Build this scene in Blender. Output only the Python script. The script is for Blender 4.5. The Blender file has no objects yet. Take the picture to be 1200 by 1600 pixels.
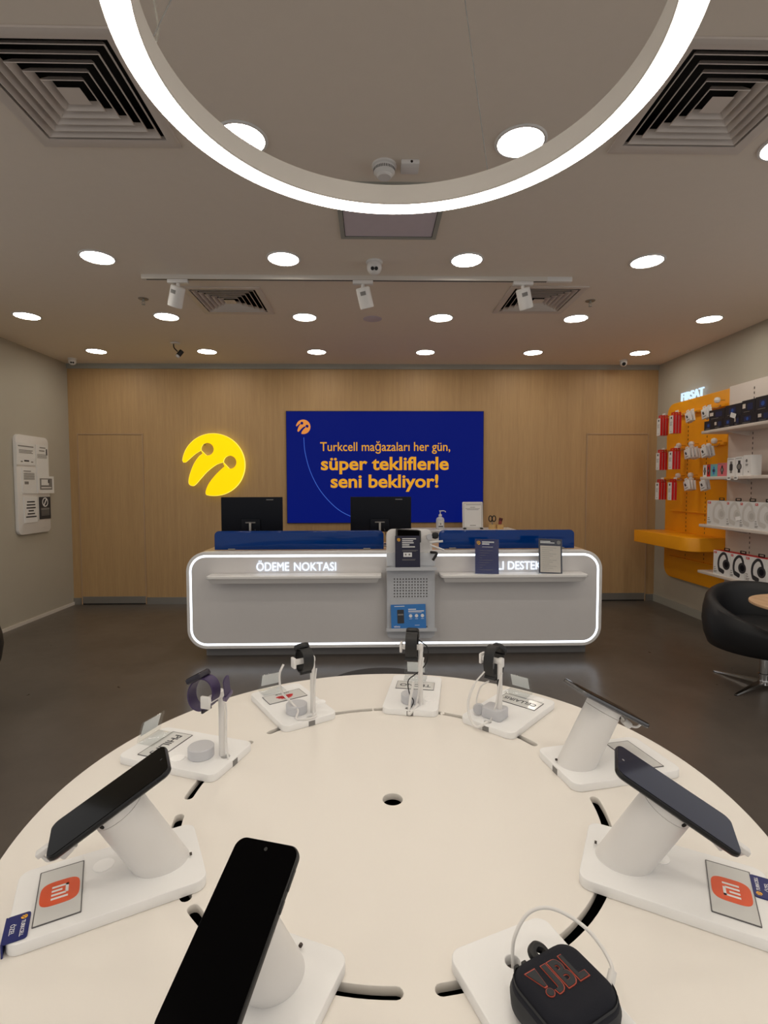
import bpy, bmesh, math, random
from mathutils import Matrix, Vector
random.seed(7)
PI = math.pi
sin, cos, rad = math.sin, math.cos, math.radians
S = bpy.context.scene
COL = S.collection

# ------------------------------------------------------------------ camera, world, exposure
CAM_Z = 1.447
cd = bpy.data.cameras.new('camera')
cam = bpy.data.objects.new('camera', cd)
COL.objects.link(cam)
_p, _y, _r = 0.0486, 0.0217, -0.0024
_F = Vector((sin(_y) * cos(_p), cos(_y) * cos(_p), -sin(_p)))
_Rt = Vector((cos(_y), -sin(_y), 0))
_U = _Rt.cross(_F)
_A = _Rt * cos(_r) + _U * sin(_r)
_B = _U * cos(_r) - _Rt * sin(_r)
cam.matrix_world = Matrix(((_A.x, _B.x, -_F.x, 0), (_A.y, _B.y, -_F.y, 0), (_A.z, _B.z, -_F.z, CAM_Z), (0, 0, 0, 1)))
cd.sensor_fit = 'HORIZONTAL'
cd.sensor_width = 36.0
cd.lens = 36.0 * 806.2 / 1200.0
cd.clip_start = 0.02
S.camera = cam
w = bpy.data.worlds.new('world')
S.world = w
w.use_nodes = True
w.node_tree.nodes['Background'].inputs[0].default_value = (1.0, 0.97, 0.94, 1)
w.node_tree.nodes['Background'].inputs[1].default_value = 0.60
S.view_settings.view_transform = 'Standard'
S.view_settings.look = 'None'
S.view_settings.gamma = 1.0
S.view_settings.use_curve_mapping = False
S.view_settings.exposure = 0.05
S.cycles.use_denoising = True
S.cycles.max_bounces = 10
S.cycles.diffuse_bounces = 6
S.cycles.sample_clamp_indirect = 4.0
DOWNLIGHT, RING, LED = 31.0, 13.5, 2.6

# ------------------------------------------------------------------ materials
def lin(c):
    return tuple(((x / 255.0) / 12.92 if x / 255.0 <= 0.04045 else ((x / 255.0 + 0.055) / 1.055) ** 2.4) for x in c) + (1.0,)

MATS = {}
def new_mat(name):
    m = bpy.data.materials.new(name)
    m.use_nodes = True
    return m, m.node_tree.nodes, m.node_tree.links

def mat(name, rgb, rough=0.5, metal=0.0, var=0.04, scale=18.0, spec=0.5, coat=0.0, bump=0.0, bscale=200.0):
    """plain procedural surface: base colour broken up by a little noise"""
    m, N, L = new_mat(name)
    b = N['Principled BSDF']
    c = lin(rgb)
    tc = N.new('ShaderNodeTexCoord')
    nz = N.new('ShaderNodeTexNoise'); nz.inputs['Scale'].default_value = scale; nz.inputs['Detail'].default_value = 3
    L.new(tc.outputs['Object'], nz.inputs['Vector'])
    mx = N.new('ShaderNodeMix'); mx.data_type = 'RGBA'
    mx.inputs[6].default_value = tuple(x * (1 - var) for x in c[:3]) + (1,)
    mx.inputs[7].default_value = tuple(min(1, x * (1 + var)) for x in c[:3]) + (1,)
    L.new(nz.outputs[0], mx.inputs[0])
    L.new(mx.outputs[2], b.inputs['Base Color'])
    b.inputs['Roughness'].default_value = rough
    b.inputs['Metallic'].default_value = metal
    b.inputs['Specular IOR Level'].default_value = spec
    b.inputs['Coat Weight'].default_value = coat
    if bump:
        n2 = N.new('ShaderNodeTexNoise'); n2.inputs['Scale'].default_value = bscale
        L.new(tc.outputs['Object'], n2.inputs['Vector'])
        bp = N.new('ShaderNodeBump'); bp.inputs['Strength'].default_value = bump; bp.inputs['Distance'].default_value = 0.002
        L.new(n2.outputs[0], bp.inputs['Height']); L.new(bp.outputs[0], b.inputs['Normal'])
    MATS[name] = m
    return m

def emit(name, rgb, strength, base=(0, 0, 0)):
    m, N, L = new_mat(name)
    b = N['Principled BSDF']
    b.inputs['Base Color'].default_value = lin(base)
    b.inputs['Emission Color'].default_value = lin(rgb)
    b.inputs['Emission Strength'].default_value = strength
    b.inputs['Roughness'].default_value = 0.6
    b.inputs['Specular IOR Level'].default_value = 0.1
    MATS[name] = m
    return m

def clear(name, tint, gloss=0.1, body=None, body_fac=0.0):
    """see-through acrylic: tinted transparency with a glossy skin and, if wanted, some body colour"""
    m, N, L = new_mat(name)
    out = N['Material Output']; N.remove(N['Principled BSDF'])
    t = N.new('ShaderNodeBsdfTransparent'); t.inputs[0].default_value = tint
    g = N.new('ShaderNodeBsdfGlossy'); g.inputs['Roughness'].default_value = 0.08
    lw = N.new('ShaderNodeLayerWeight'); lw.inputs[0].default_value = 0.5
    pw = N.new('ShaderNodeMath'); pw.operation = 'POWER'; pw.inputs[1].default_value = 4.0
    L.new(lw.outputs['Facing'], pw.inputs[0])
    fr = N.new('ShaderNodeMapRange'); fr.inputs['To Min'].default_value = 0.03; fr.inputs['To Max'].default_value = 0.5
    L.new(pw.outputs[0], fr.inputs[0])
    src = t
    if body:
        d = N.new('ShaderNodeBsdfDiffuse'); d.inputs[0].default_value = lin(body)
        mx = N.new('ShaderNodeMixShader'); mx.inputs[0].default_value = body_fac
        L.new(t.outputs[0], mx.inputs[1]); L.new(d.outputs[0], mx.inputs[2]); src = mx
    ms = N.new('ShaderNodeMixShader')
    L.new(fr.outputs[0], ms.inputs[0]); L.new(src.outputs[0], ms.inputs[1]); L.new(g.outputs[0], ms.inputs[2])
    L.new(ms.outputs[0], out.inputs[0])
    MATS[name] = m
    return m

def wood(name, dark, light, scale=(26, 26, 0.7), rough=0.5):
    m, N, L = new_mat(name)
    b = N['Principled BSDF']
    tc = N.new('ShaderNodeTexCoord')
    mp = N.new('ShaderNodeMapping'); mp.inputs['Scale'].default_value = scale
    L.new(tc.outputs['Object'], mp.inputs[0])
    n1 = N.new('ShaderNodeTexNoise'); n1.inputs['Scale'].default_value = 1.0; n1.inputs['Detail'].default_value = 6; n1.inputs['Roughness'].default_value = 0.65
    L.new(mp.outputs[0], n1.inputs['Vector'])
    mp2 = N.new('ShaderNodeMapping'); mp2.inputs['Scale'].default_value = tuple(s * 6 for s in scale)
    L.new(tc.outputs['Object'], mp2.inputs[0])
    n2 = N.new('ShaderNodeTexNoise'); n2.inputs['Scale'].default_value = 1.0; n2.inputs['Detail'].default_value = 3
    L.new(mp2.outputs[0], n2.inputs['Vector'])
    ad = N.new('ShaderNodeMath'); ad.operation = 'ADD'
    L.new(n1.outputs[0], ad.inputs[0]); L.new(n2.outputs[0], ad.inputs[1])
    rp = N.new('ShaderNodeValToRGB')
    rp.color_ramp.elements[0].position = 0.34; rp.color_ramp.elements[0].color = lin(dark)
    rp.color_ramp.elements[1].position = 0.72; rp.color_ramp.elements[1].color = lin(light)
    hv = N.new('ShaderNodeMath'); hv.operation = 'MULTIPLY'; hv.inputs[1].default_value = 0.5
    L.new(ad.outputs[0], hv.inputs[0]); L.new(hv.outputs[0], rp.inputs[0])
    L.new(rp.outputs[0], b.inputs['Base Color'])
    b.inputs['Roughness'].default_value = rough
    b.inputs['Specular IOR Level'].default_value = 0.3
    MATS[name] = m
    return m

def floor_mat():
    m, N, L = new_mat('floor_vinyl')
    b = N['Principled BSDF']
    tc = N.new('ShaderNodeTexCoord')
    n1 = N.new('ShaderNodeTexNoise'); n1.inputs['Scale'].default_value = 1.6; n1.inputs['Detail'].default_value = 8; n1.inputs['Roughness'].default_value = 0.7
    L.new(tc.outputs['Object'], n1.inputs['Vector'])
    rp = N.new('ShaderNodeValToRGB')
    rp.color_ramp.elements[0].position = 0.3; rp.color_ramp.elements[0].color = lin((81, 74, 68))
    rp.color_ramp.elements[1].position = 0.75; rp.color_ramp.elements[1].color = lin((99, 91, 84))
    L.new(n1.outputs[0], rp.inputs[0]); L.new(rp.outputs[0], b.inputs['Base Color'])
    n2 = N.new('ShaderNodeTexNoise'); n2.inputs['Scale'].default_value = 9; n2.inputs['Detail'].default_value = 5
    L.new(tc.outputs['Object'], n2.inputs['Vector'])
    mr = N.new('ShaderNodeMapRange'); mr.inputs['To Min'].default_value = 0.25; mr.inputs['To Max'].default_value = 0.34
    L.new(n2.outputs[0], mr.inputs[0]); L.new(mr.outputs[0], b.inputs['Roughness'])
    n3 = N.new('ShaderNodeTexNoise'); n3.inputs['Scale'].default_value = 60; n3.inputs['Detail'].default_value = 4
    L.new(tc.outputs['Object'], n3.inputs['Vector'])
    bp = N.new('ShaderNodeBump'); bp.inputs['Strength'].default_value = 0.02; bp.inputs['Distance'].default_value = 0.002
    L.new(n3.outputs[0], bp.inputs['Height']); L.new(bp.outputs[0], b.inputs['Normal'])
    return m

FLOOR = floor_mat()
CEIL = mat('ceiling_paint', (232, 221, 208), 0.9, var=0.02)
WALLG = mat('grey_wall_paint', (178, 172, 158), 0.85, var=0.025, scale=5)
WOOD = wood('oak_veneer', (174, 142, 101), (195, 162, 117))
WOODL = wood('light_oak', (176, 146, 114), (205, 176, 142), (40, 3, 40))
ALU = mat('brushed_aluminium', (150, 148, 144), 0.4, 0.6)
TRIMG = mat('grey_trim', (160, 160, 152), 0.6)
EDGE = mat('door_edge', (178, 150, 120), 0.5)
BLACK = mat('black_void', (8, 8, 8), 0.8)
WHITE = mat('white_laminate', (234, 229, 222), 0.45, var=0.012, scale=6)
PLATEW = mat('white_acrylic_stone', (240, 240, 240), 0.42, var=0.012, scale=30)
WHITEP = mat('white_plastic', (224, 222, 220), 0.35, var=0.01)
GREYP = mat('pale_grey_plastic', (196, 197, 202), 0.4, var=0.01)
GLOSSW = mat('gloss_white_sticker', (252, 252, 252), 0.35, var=0.005)
METALW = mat('white_metal', (214, 208, 200), 0.45, var=0.02)
SHELFM = mat('shelf_white', (216, 206, 198), 0.5, var=0.015)
GREYM = mat('grey_metal', (204, 207, 212), 0.45, var=0.02)
CNTR = mat('counter_grey_white', (218, 215, 214), 0.4, var=0.015)
CNTRB = mat('counter_edge_white', (226, 224, 222), 0.35, var=0.01)
PLINTH = mat('plinth_grey', (120, 118, 118), 0.5)
PHONE = mat('black_phone_glass', (3, 3, 4), 0.08, var=0.0, spec=0.09)
PHONEF = mat('black_phone_frame', (14, 14, 16), 0.3)
PHONEB = mat('phone_glass_blue_reflection', (14, 18, 46), 0.06, var=0.0, spec=0.35)  # blue reflection of the wall screen is put into the base colour
SILVER = mat('silver_phone_frame', (110, 110, 112), 0.25, 0.8)
BLKP = mat('black_plastic', (16, 16, 18), 0.45)
NAVYP = mat('navy_black_plastic', (15, 19, 28), 0.5, spec=0.15)
RUBBER = mat('dark_rubber', (38, 40, 44), 0.7)
FABRIC = mat('speaker_fabric', (13, 16, 29), 0.9, bump=0.5, bscale=2600)
PURPLE = mat('purple_strap', (58, 44, 82), 0.5)
PURPLED = mat('dark_purple_case', (28, 22, 38), 0.35)
GREYT = mat('grey_sign_acrylic', (212, 212, 210), 0.12, var=0.01)
DARKLINE = mat('dark_edge_line', (92, 90, 92), 0.4)
INK = mat('dark_ink', (46, 48, 54), 0.5)
INKG = mat('grey_ink', (128, 126, 124), 0.6)
INKW = mat('white_ink', (235, 235, 235), 0.5)
PAPER = mat('white_paper', (214, 204, 194), 0.7, var=0.015)
PAPERB = mat('cool_paper', (226, 226, 226), 0.7, var=0.015)
NAVY = mat('navy_print', (6, 22, 100), 0.35, var=0.02)
NAVYD = mat('dark_navy_print', (22, 22, 52), 0.4)
SKY = mat('mid_blue_print', (40, 120, 196), 0.4)
ORANGE = mat('orange_print', (225, 86, 40), 0.35)
AMBER = mat('amber_print', (236, 176, 40), 0.4)
REDP = mat('red_print', (200, 18, 26), 0.45)
REDO = mat('red_outline', (160, 66, 50), 0.5)
YELLOW = mat('yellow_painted_steel', (238, 160, 8), 0.42, var=0.03)
SLOTD = mat('slot_shadow', (60, 42, 14), 0.8)
SLOTW = mat('slot_dark', (70, 62, 58), 0.8)
CHROME = mat('chrome', (190, 188, 186), 0.15, 1.0)
LEATHER = mat('black_leather', (17, 18, 22), 0.5, bump=0.2, bscale=300)
CHARC = mat('charcoal_fabric', (52, 50, 52), 0.85, bump=0.3, bscale=900)
TEAL = mat('teal_print', (110, 178, 182), 0.5)
PINK = mat('pink_print', (214, 112, 122), 0.5)
BOXN = mat('black_blue_carton', (18, 22, 36), 0.4, var=0.2)
BOXS = mat('blue_carton_emblem', (30, 78, 160), 0.4)
BOXB = mat('blue_carton_print', (16, 36, 84), 0.4, var=0.3)
TANW = mat('tan_bamboo', (206, 170, 112), 0.5)
ACRYL = clear('clear_acrylic', (0.97, 0.98, 0.98, 1))
BLUEG = clear('blue_acrylic', (0.02, 0.10, 0.36, 1), body=(0, 74, 168), body_fac=0.5)
FROST = clear('milky_bottle', (0.9, 0.93, 0.96, 1), body=(226, 228, 232), body_fac=0.7)
PANEL = mat('grey_lavender_panel', (206, 196, 204), 0.5)
DL = emit('downlight_led', (255, 246, 231), DOWNLIGHT)
RG = emit('ring_led', (255, 245, 230), RING)
LEDM = emit('counter_led', (236, 244, 255), LED)
LETW = emit('letter_white_led', (226, 238, 255), 1.5)
LETB = emit('letter_blue_led', (206, 232, 255), 1.15)
LOGOY = emit('logo_yellow_led', (255, 218, 10), 0.74, (230, 190, 0))
LOGOE = emit('logo_edge_led', (255, 232, 90), 1.1)
SCRB = emit('screen_blue', (4, 20, 104), 0.9, (2, 3, 10))
SCRA = emit('screen_amber', (236, 164, 40), 0.85)
SCRO = emit('screen_orange', (240, 150, 70), 0.8)
SCRL = emit('screen_line_blue', (70, 110, 210), 0.8)

# ------------------------------------------------------------------ mesh tools
def basis(o, x, y, z):
    x, y, z = Vector(x), Vector(y), Vector(z)
    return Matrix(((x.x, y.x, z.x, o[0]), (x.y, y.y, z.y, o[1]), (x.z, y.z, z.z, o[2]), (0, 0, 0, 1)))

def rot_to(d):
    return Vector(d).normalized().to_track_quat('Z', 'Y').to_matrix().to_4x4()

def rrect(w, h, r, inset=0.0, n=6, cx=0.0, cy=0.0, corners=(1, 1, 1, 1)):
    """rounded rectangle, counter-clockwise from the lower right corner; corners = LR, UR, UL, LL"""
    out = []
    W, H = w / 2 - inset, h / 2 - inset
    for (sx, sy, a0), c in zip(((1, -1, -90), (1, 1, 0), (-1, 1, 90), (-1, -1, 180)), corners):
        rr = max(1e-5, (r if c else min(r, 0.002)) - inset)
        for k in range(n + 1):
            a = rad(a0 + 90.0 * k / n)
            out.append((cx + sx * (W - rr) + rr * cos(a), cy + sy * (H - rr) + rr * sin(a)))
    return out

def circ(r, n=32, cx=0, cy=0):
    return [(cx + r * cos(2 * PI * k / n), cy + r * sin(2 * PI * k / n)) for k in range(n)]

def smooth_path(pts, n=8):
    P = [Vector(p) for p in pts]
    if len(P) < 3:
        return P
    out = []
    for i in range(len(P) - 1):
        p0 = P[i - 1] if i else P[0] * 2 - P[1]
        p1, p2 = P[i], P[i + 1]
        p3 = P[i + 2] if i + 2 < len(P) else P[-1] * 2 - P[-2]
        for k in range(n):
            t = k / n
            out.append(0.5 * ((2 * p1) + (p2 - p0) * t + (2 * p0 - 5 * p1 + 4 * p2 - p3) * t * t + (3 * p1 - p0 - 3 * p2 + p3) * t ** 3))
    out.append(P[-1])
    return out

class MB:
    def __init__(s):
        s.v, s.f, s.mi, s.mats = [], [], [], []
    def m(s, mt):
        if mt not in s.mats:
            s.mats.append(mt)
        return s.mats.index(mt)
    def add(s, V, F, mt, M=None):
        o = len(s.v)
        s.v += [tuple(M @ Vector(p)) if M else tuple(p) for p in V]
        i = s.m(mt)
        for f in F:
            s.f.append(tuple(o + k for k in f)); s.mi.append(i)
        return s
    def box(s, x0, x1, y0, y1, z0, z1, mt, M=None, b=0.0, seg=2):
        if b <= 0:
            V = [(x, y, z) for z in (z0, z1) for y in (y0, y1) for x in (x0, x1)]
            F = [(0, 2, 3, 1), (4, 5, 7, 6), (0, 1, 5, 4), (2, 6, 7, 3), (0, 4, 6, 2), (1, 3, 7, 5)]
            return s.add(V, F, mt, M)
        bm = bmesh.new()
        bmesh.ops.create_cube(bm, size=1.0)
        for v in bm.verts:
            v.co = ((x0 + x1) / 2 + v.co.x * (x1 - x0), (y0 + y1) / 2 + v.co.y * (y1 - y0), (z0 + z1) / 2 + v.co.z * (z1 - z0))
        bmesh.ops.bevel(bm, geom=bm.edges[:], offset=b, segments=seg, profile=0.5, affect='EDGES')
        bm.verts.index_update()
        V = [tuple(v.co) for v in bm.verts]; F = [tuple(v.index for v in f.verts) for f in bm.faces]
        bm.free()
        return s.add(V, F, mt, M)
    def loft(s, layers, mt, M=None, caps=True, closed=True):
        """layers: lists of 3-D points, same count each"""
        n = len(layers[0]); V = [p for l in layers for p in l]; F = []
        for i in range(len(layers) - 1):
            for k in range(n if closed else n - 1):
                k2 = (k + 1) % n
                F.append((i * n + k, i * n + k2, (i + 1) * n + k2, (i + 1) * n + k))
        if caps:
            F.append(tuple(range(n))[::-1]); F.append(tuple((len(layers) - 1) * n + k for k in range(n)))
        return s.add(V, F, mt, M)
    def slab(s, w, h, r, z0, z1, mt, M=None, e=0.0, n=6, cx=0, cy=0, corners=(1, 1, 1, 1)):
        """rounded rectangular plate with a soft edge"""
        L = []
        st = [(e, z0), (0, z0 + e), (0, z1 - e), (e * 0.3, z1 - e * 0.3), (e, z1)] if e > 0 else [(0, z0), (0, z1)]
        for ins, z in st:
            L.append([(x, y, z) for x, y in rrect(w, h, r, ins, n, cx, cy, corners)])
        return s.loft(L, mt, M)
    def prism(s, poly, z0, z1, mt, M=None):
        return s.loft([[(x, y, z0) for x, y in poly], [(x, y, z1) for x, y in poly]], mt, M)
    def cyl(s, p0, p1, r0, r1, mt, n=24, M=None, caps=True):
        p0, p1 = Vector(p0), Vector(p1); R = rot_to(p1 - p0)
        L = []
        for p, r in ((p0, r0), (p1, r1)):
            L.append([tuple(p + R @ Vector((r * cos(2 * PI * k / n), r * sin(2 * PI * k / n), 0))) for k in range(n)])
        return s.loft(L, mt, M, caps)
    def lathe(s, prof, mt, n=32, M=None, caps=True):
        L = [[(max(r, 1e-5) * cos(2 * PI * k / n), max(r, 1e-5) * sin(2 * PI * k / n), z) for k in range(n)] for r, z in prof]
        return s.loft(L, mt, M, caps)
    def tube(s, pts, r, mt, n=8, k=8, M=None):
        P = smooth_path(pts, k) if k else [Vector(p) for p in pts]
        L = []; up = None
        for i, p in enumerate(P):
            t = (P[min(i + 1, len(P) - 1)] - P[max(i - 1, 0)]).normalized()
            if up is None:
                up = t.orthogonal().normalized()
            up = (up - t * up.dot(t)).normalized()
            q = t.cross(up)
            rr = r(i / (len(P) - 1)) if callable(r) else r
            L.append([tuple(p + (up * cos(2 * PI * j / n) + q * sin(2 * PI * j / n)) * rr) for j in range(n)])
        return s.loft(L, mt, M)
    def mesh(s, me, mt, M=None):
        return s.add([v.co[:] for v in me.vertices], [tuple(p.vertices) for p in me.polygons], mt, M)
    def data(s, name, ang=35):
        me = bpy.data.meshes.new(name)
        me.from_pydata(s.v, [], s.f)
        for mt in s.mats:
            me.materials.append(mt)
        me.polygons.foreach_set('material_index', s.mi)
        me.polygons.foreach_set('use_smooth', [True] * len(s.f))
        me.update()
        bm = bmesh.new(); bm.from_mesh(me)
        bmesh.ops.recalc_face_normals(bm, faces=bm.faces[:]); bm.to_mesh(me); bm.free()
        me.set_sharp_from_angle(angle=rad(ang))
        return me
    def build(s, name, parent=None, loc=(0, 0, 0), rot=(0, 0, 0), ang=35):
        o = bpy.data.objects.new(name, s.data(name, ang))
        COL.objects.link(o)
        o.location = loc; o.rotation_euler = rot
        if parent:
            o.parent = parent
        return o

def eval_mesh(ob):
    COL.objects.link(ob)
    dg = bpy.context.evaluated_depsgraph_get()
    me = bpy.data.meshes.new_from_object(ob.evaluated_get(dg))
    d = ob.data
    bpy.data.objects.remove(ob); bpy.data.curves.remove(d)
    return me

def flat(polys, z0, z1, bevel=0.0):
    """filled 2-D outline with holes, given thickness"""
    c = bpy.data.curves.new('outline', 'CURVE')
    c.dimensions = '2D'; c.fill_mode = 'BOTH'
    c.extrude = (z1 - z0) / 2 - bevel; c.bevel_depth = bevel; c.bevel_resolution = 1; c.offset = -bevel
    for p in polys:
        sp = c.splines.new('POLY'); sp.points.add(len(p) - 1); sp.use_cyclic_u = True
        for q, (x, y) in zip(sp.points, p):
            q.co = (x, y, 0, 1)
    me = eval_mesh(bpy.data.objects.new('outline', c))
    for v in me.vertices:
        v.co.z += (z0 + z1) / 2
    return me

def text(body, width=None, height=None, depth=0.001, bold=0.0, lead=1.0, align='CENTER', squeeze=None):
    """text as a mesh centred on the origin in x and y, scaled to a width and/or height"""
    c = bpy.data.curves.new('writing', 'FONT')
    c.body = body; c.size = 1.0; c.align_x = align; c.space_line = lead
    c.offset = bold; c.resolution_u = 4; c.fill_mode = 'BOTH' if depth else 'FRONT'
    c.extrude = 0.5 if depth else 0
    me = eval_mesh(bpy.data.objects.new('writing', c))
    xs = [v.co.x for v in me.vertices]; ys = [v.co.y for v in me.vertices]
    cx, cy = (min(xs) + max(xs)) / 2, (min(ys) + max(ys)) / 2
    W, H = max(xs) - min(xs), max(ys) - min(ys)
    sx = width / W if width else height / H
    sy = height / H if height else sx
    if squeeze:
        sx *= squeeze
    for v in me.vertices:
        v.co = ((v.co.x - cx) * sx, (v.co.y - cy) * sy, (v.co.z + 0.5) * depth)
    return me

def thing(name, label, cat, loc=(0, 0, 0), rotz=0.0, group=None):
    o = bpy.data.objects.new(name, None)
    COL.objects.link(o)
    o.empty_display_size = 0.05
    o.location = loc; o.rotation_euler = (0, 0, rotz)
    return tag(o, label, cat, group)

def tag(o, label, cat, group=None):
    o['label'] = label; o['category'] = cat
    if group:
        o['group'] = group
    return o

def struct(o, label=None, cat=None):
    o['kind'] = 'structure'
    if label:
        o['label'] = label
    if cat:
        o['category'] = cat
    return o

def dup(root, loc, rotz, label, group=None):
    r = root.copy(); COL.objects.link(r)
    r.location = loc; r.rotation_euler = (0, 0, rotz)
    r['label'] = label
    if group:
        r['group'] = group
    for ch in list(root.children):
        c = ch.copy(); COL.objects.link(c); c.parent = r
        for g in ch.children:
            d = g.copy(); COL.objects.link(d); d.parent = c
    return r

def back_plane(x, y, z):      # faces the camera (towards -y)
    return basis((x, y, z), (1, 0, 0), (0, 0, 1), (0, -1, 0))
def right_plane(x, y, z):     # on the right wall, faces -x
    return basis((x, y, z), (0, -1, 0), (0, 0, 1), (-1, 0, 0))
def left_plane(x, y, z):      # on the left wall, faces +x
    return basis((x, y, z), (0, 1, 0), (0, 0, 1), (1, 0, 0))

# ------------------------------------------------------------------ the room
XL, XR, YB, YF, H = -3.70, 3.555, 6.41, -4.2, 2.947
T = 0.12
YO = 3.3          # side walls cut short here to let world light in onto the ceiling
struct(MB().box(XL - T, XR + T, YF - T, YB + T, -0.1, 0, FLOOR).build('floor'), 'dark brown mottled vinyl floor', 'floor')
struct(MB().box(XL - T, XL, YO, YB + T, 0, H + 0.3, WALLG).build('wall_left'), 'plain grey side wall carrying the notice board', 'wall')
struct(MB().box(XR, XR + T, YO, YB + T, 0, H + 0.3, WALLG).build('wall_right'), 'plain grey side wall behind the yellow display panel', 'wall')
struct(MB().box(XL, XR, YB, YB + T, 0, H + 0.3, WOOD).build('wall_back'), 'oak veneer back wall with vertical grain', 'wall')
DIFF = [(-1.43, 1.772, 'large square air diffuser left of the ring light'), (1.055, 1.772, 'large square air diffuser right of the ring light'),
        (-1.437, 3.965, 'square air diffuser behind the left end of the track light'), (1.038, 3.91, 'square air diffuser behind the right end of the track light')]
DS = 0.594
holes = [[(XL - T, YF - T), (XR + T, YF - T), (XR + T, YB + T), (XL - T, YB + T)]]
for x, y, _ in DIFF:
    holes.append([(x + 0.045, y + 0.045), (x + 0.045, y + DS - 0.045), (x + DS - 0.045, y + DS - 0.045), (x + DS - 0.045, y + 0.045)])
struct(MB().mesh(flat(holes, H, H + 0.02), CEIL).build('ceiling'), 'smooth painted ceiling', 'ceiling')
struct(MB().box(XL, XR, YB - 0.016, YB, 2.888, H, TRIMG).build('trim_1'), 'grey strip along the top of the wooden wall', 'trim')
b = MB().box(XL, -3.605, YB - 0.012, YB, 0, 0.085, ALU).box(-2.80, 2.66, YB - 0.012, YB, 0, 0.085, ALU).box(3.45, XR, YB - 0.012, YB, 0, 0.085, ALU)
struct(b.build('baseboard_back'), 'brushed metal baseboard under the wooden wall', 'baseboard')
struct(MB().box(XL, XL + 0.012, YO, YB - 0.012, 0, 0.035, METALW).build('baseboard_left'), 'thin pale baseboard of the left wall', 'baseboard')
struct(MB().box(XR - 0.012, XR, YO, YB - 0.012, 0, 0.09, TRIMG).build('baseboard_right'), 'grey baseboard of the right wall', 'baseboard')

def door(name, x0, x1, label):
    d = MB().box(x0 + 0.012, x1 - 0.012, YB - 0.006, YB, 0.10, 2.09, WOOD).build(name)
    struct(d, label, 'door')
    f = MB()
    f.box(x0, x0 + 0.012, YB - 0.012, YB, 0.0, 2.105, EDGE).box(x1 - 0.012, x1, YB - 0.012, YB, 0.0, 2.105, EDGE)
    f.box(x0 + 0.012, x1 - 0.012, YB - 0.012, YB, 2.093, 2.105, EDGE)
    f.build('door_frame', d)
    MB().box(x0 + 0.012, x1 - 0.012, YB - 0.010, YB, 0.014, 0.10, ALU).build('kick_plate', d)
    MB().box(x0 + 0.012, x1 - 0.012, YB - 0.004, YB, 0.0, 0.013, BLACK).build('floor_gap', d)
door('door_1', -3.60, -2.805, 'flush wooden door left of the yellow emblem')
door('door_2', 2.665, 3.445, 'flush wooden door right of the reception counter')

# ------------------------------------------------------------------ ceiling fittings
def downlight(name, label, group):
    t = thing(name, label, 'ceiling light', (0, 0, H), 0, group)
    MB().lathe([(0.097, -0.0005), (0.112, -0.0005), (0.113, -0.003), (0.108, -0.008), (0.099, -0.008), (0.097, -0.004)], WHITEP, 40, caps=False).build('trim_ring', t)
    MB().lathe([(0.0, -0.005), (0.098, -0.005), (0.098, -0.0045), (0.0, -0.0045)], DL, 40, caps=False).build('diffuser', t)
    return t
ORD6 = ['leftmost', 'second from left', 'third from left', 'third from right', 'second from right', 'rightmost']
ORD4 = ['leftmost', 'second from left', 'second from right', 'rightmost']
spots = []
for k in range(6):
    spots.append((-3.03 + 1.207 * k, 5.815, 'round ceiling light, %s of the six nearest the wooden wall' % ORD6[k], 'ceiling lights nearest the wooden wall'))
for k in range(6):
    spots.append((-3.01 + 1.207 * k, 4.645, 'round ceiling light, %s in the row just beyond the track' % ORD6[k], 'ceiling lights beyond the track'))
for k in range(4):
    spots.append((-1.787 + 1.207 * k, 3.477, 'round ceiling light, %s of the four in front of the track' % ORD4[k], 'ceiling lights in front of the track'))
spots += [(-0.559, 2.306, 'round ceiling light partly hidden by the left of the ring', 'ceiling lights around the ring'),
          (0.648, 2.306, 'round ceiling light seen whole through the ring', 'ceiling lights around the ring'),
          (1.83, 2.306, 'round ceiling light cut off by the right edge, beside the air diffuser', 'ceiling lights around the ring')]
for yy in (1.13, -0.04, -1.2, -2.4):  # unseen fixtures continuing the grid, added for their light
    for xx in (-3.0, -1.78, -0.57, 0.64, 1.85, 3.0):
        if yy > 1 and abs(xx) < 1:
            continue
        spots.append((xx, yy, 'added unseen ceiling light above and behind the viewer', 'added lights behind the viewer'))
spots += [(-3.0, 2.306, 'added unseen ceiling light past the left edge of the view', 'added lights beside the view'), (-3.0, 3.477, 'added unseen ceiling light past the left edge of the view', 'added lights beside the view'),
          (3.05, 2.306, 'added unseen ceiling light past the right edge of the view', 'added lights beside the view'), (3.05, 3.477, 'added unseen ceiling light past the right edge of the view', 'added lights beside the view')]  # unseen lamps past both edges, added to light the room
d0 = None
for x, y, lab, g in spots:
    if d0 is None:
        d0 = downlight('ceiling_downlight', lab, g); d0.location = (x, y, H)
    else:
        dup(d0, (x, y, H), 0, lab, g)

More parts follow.
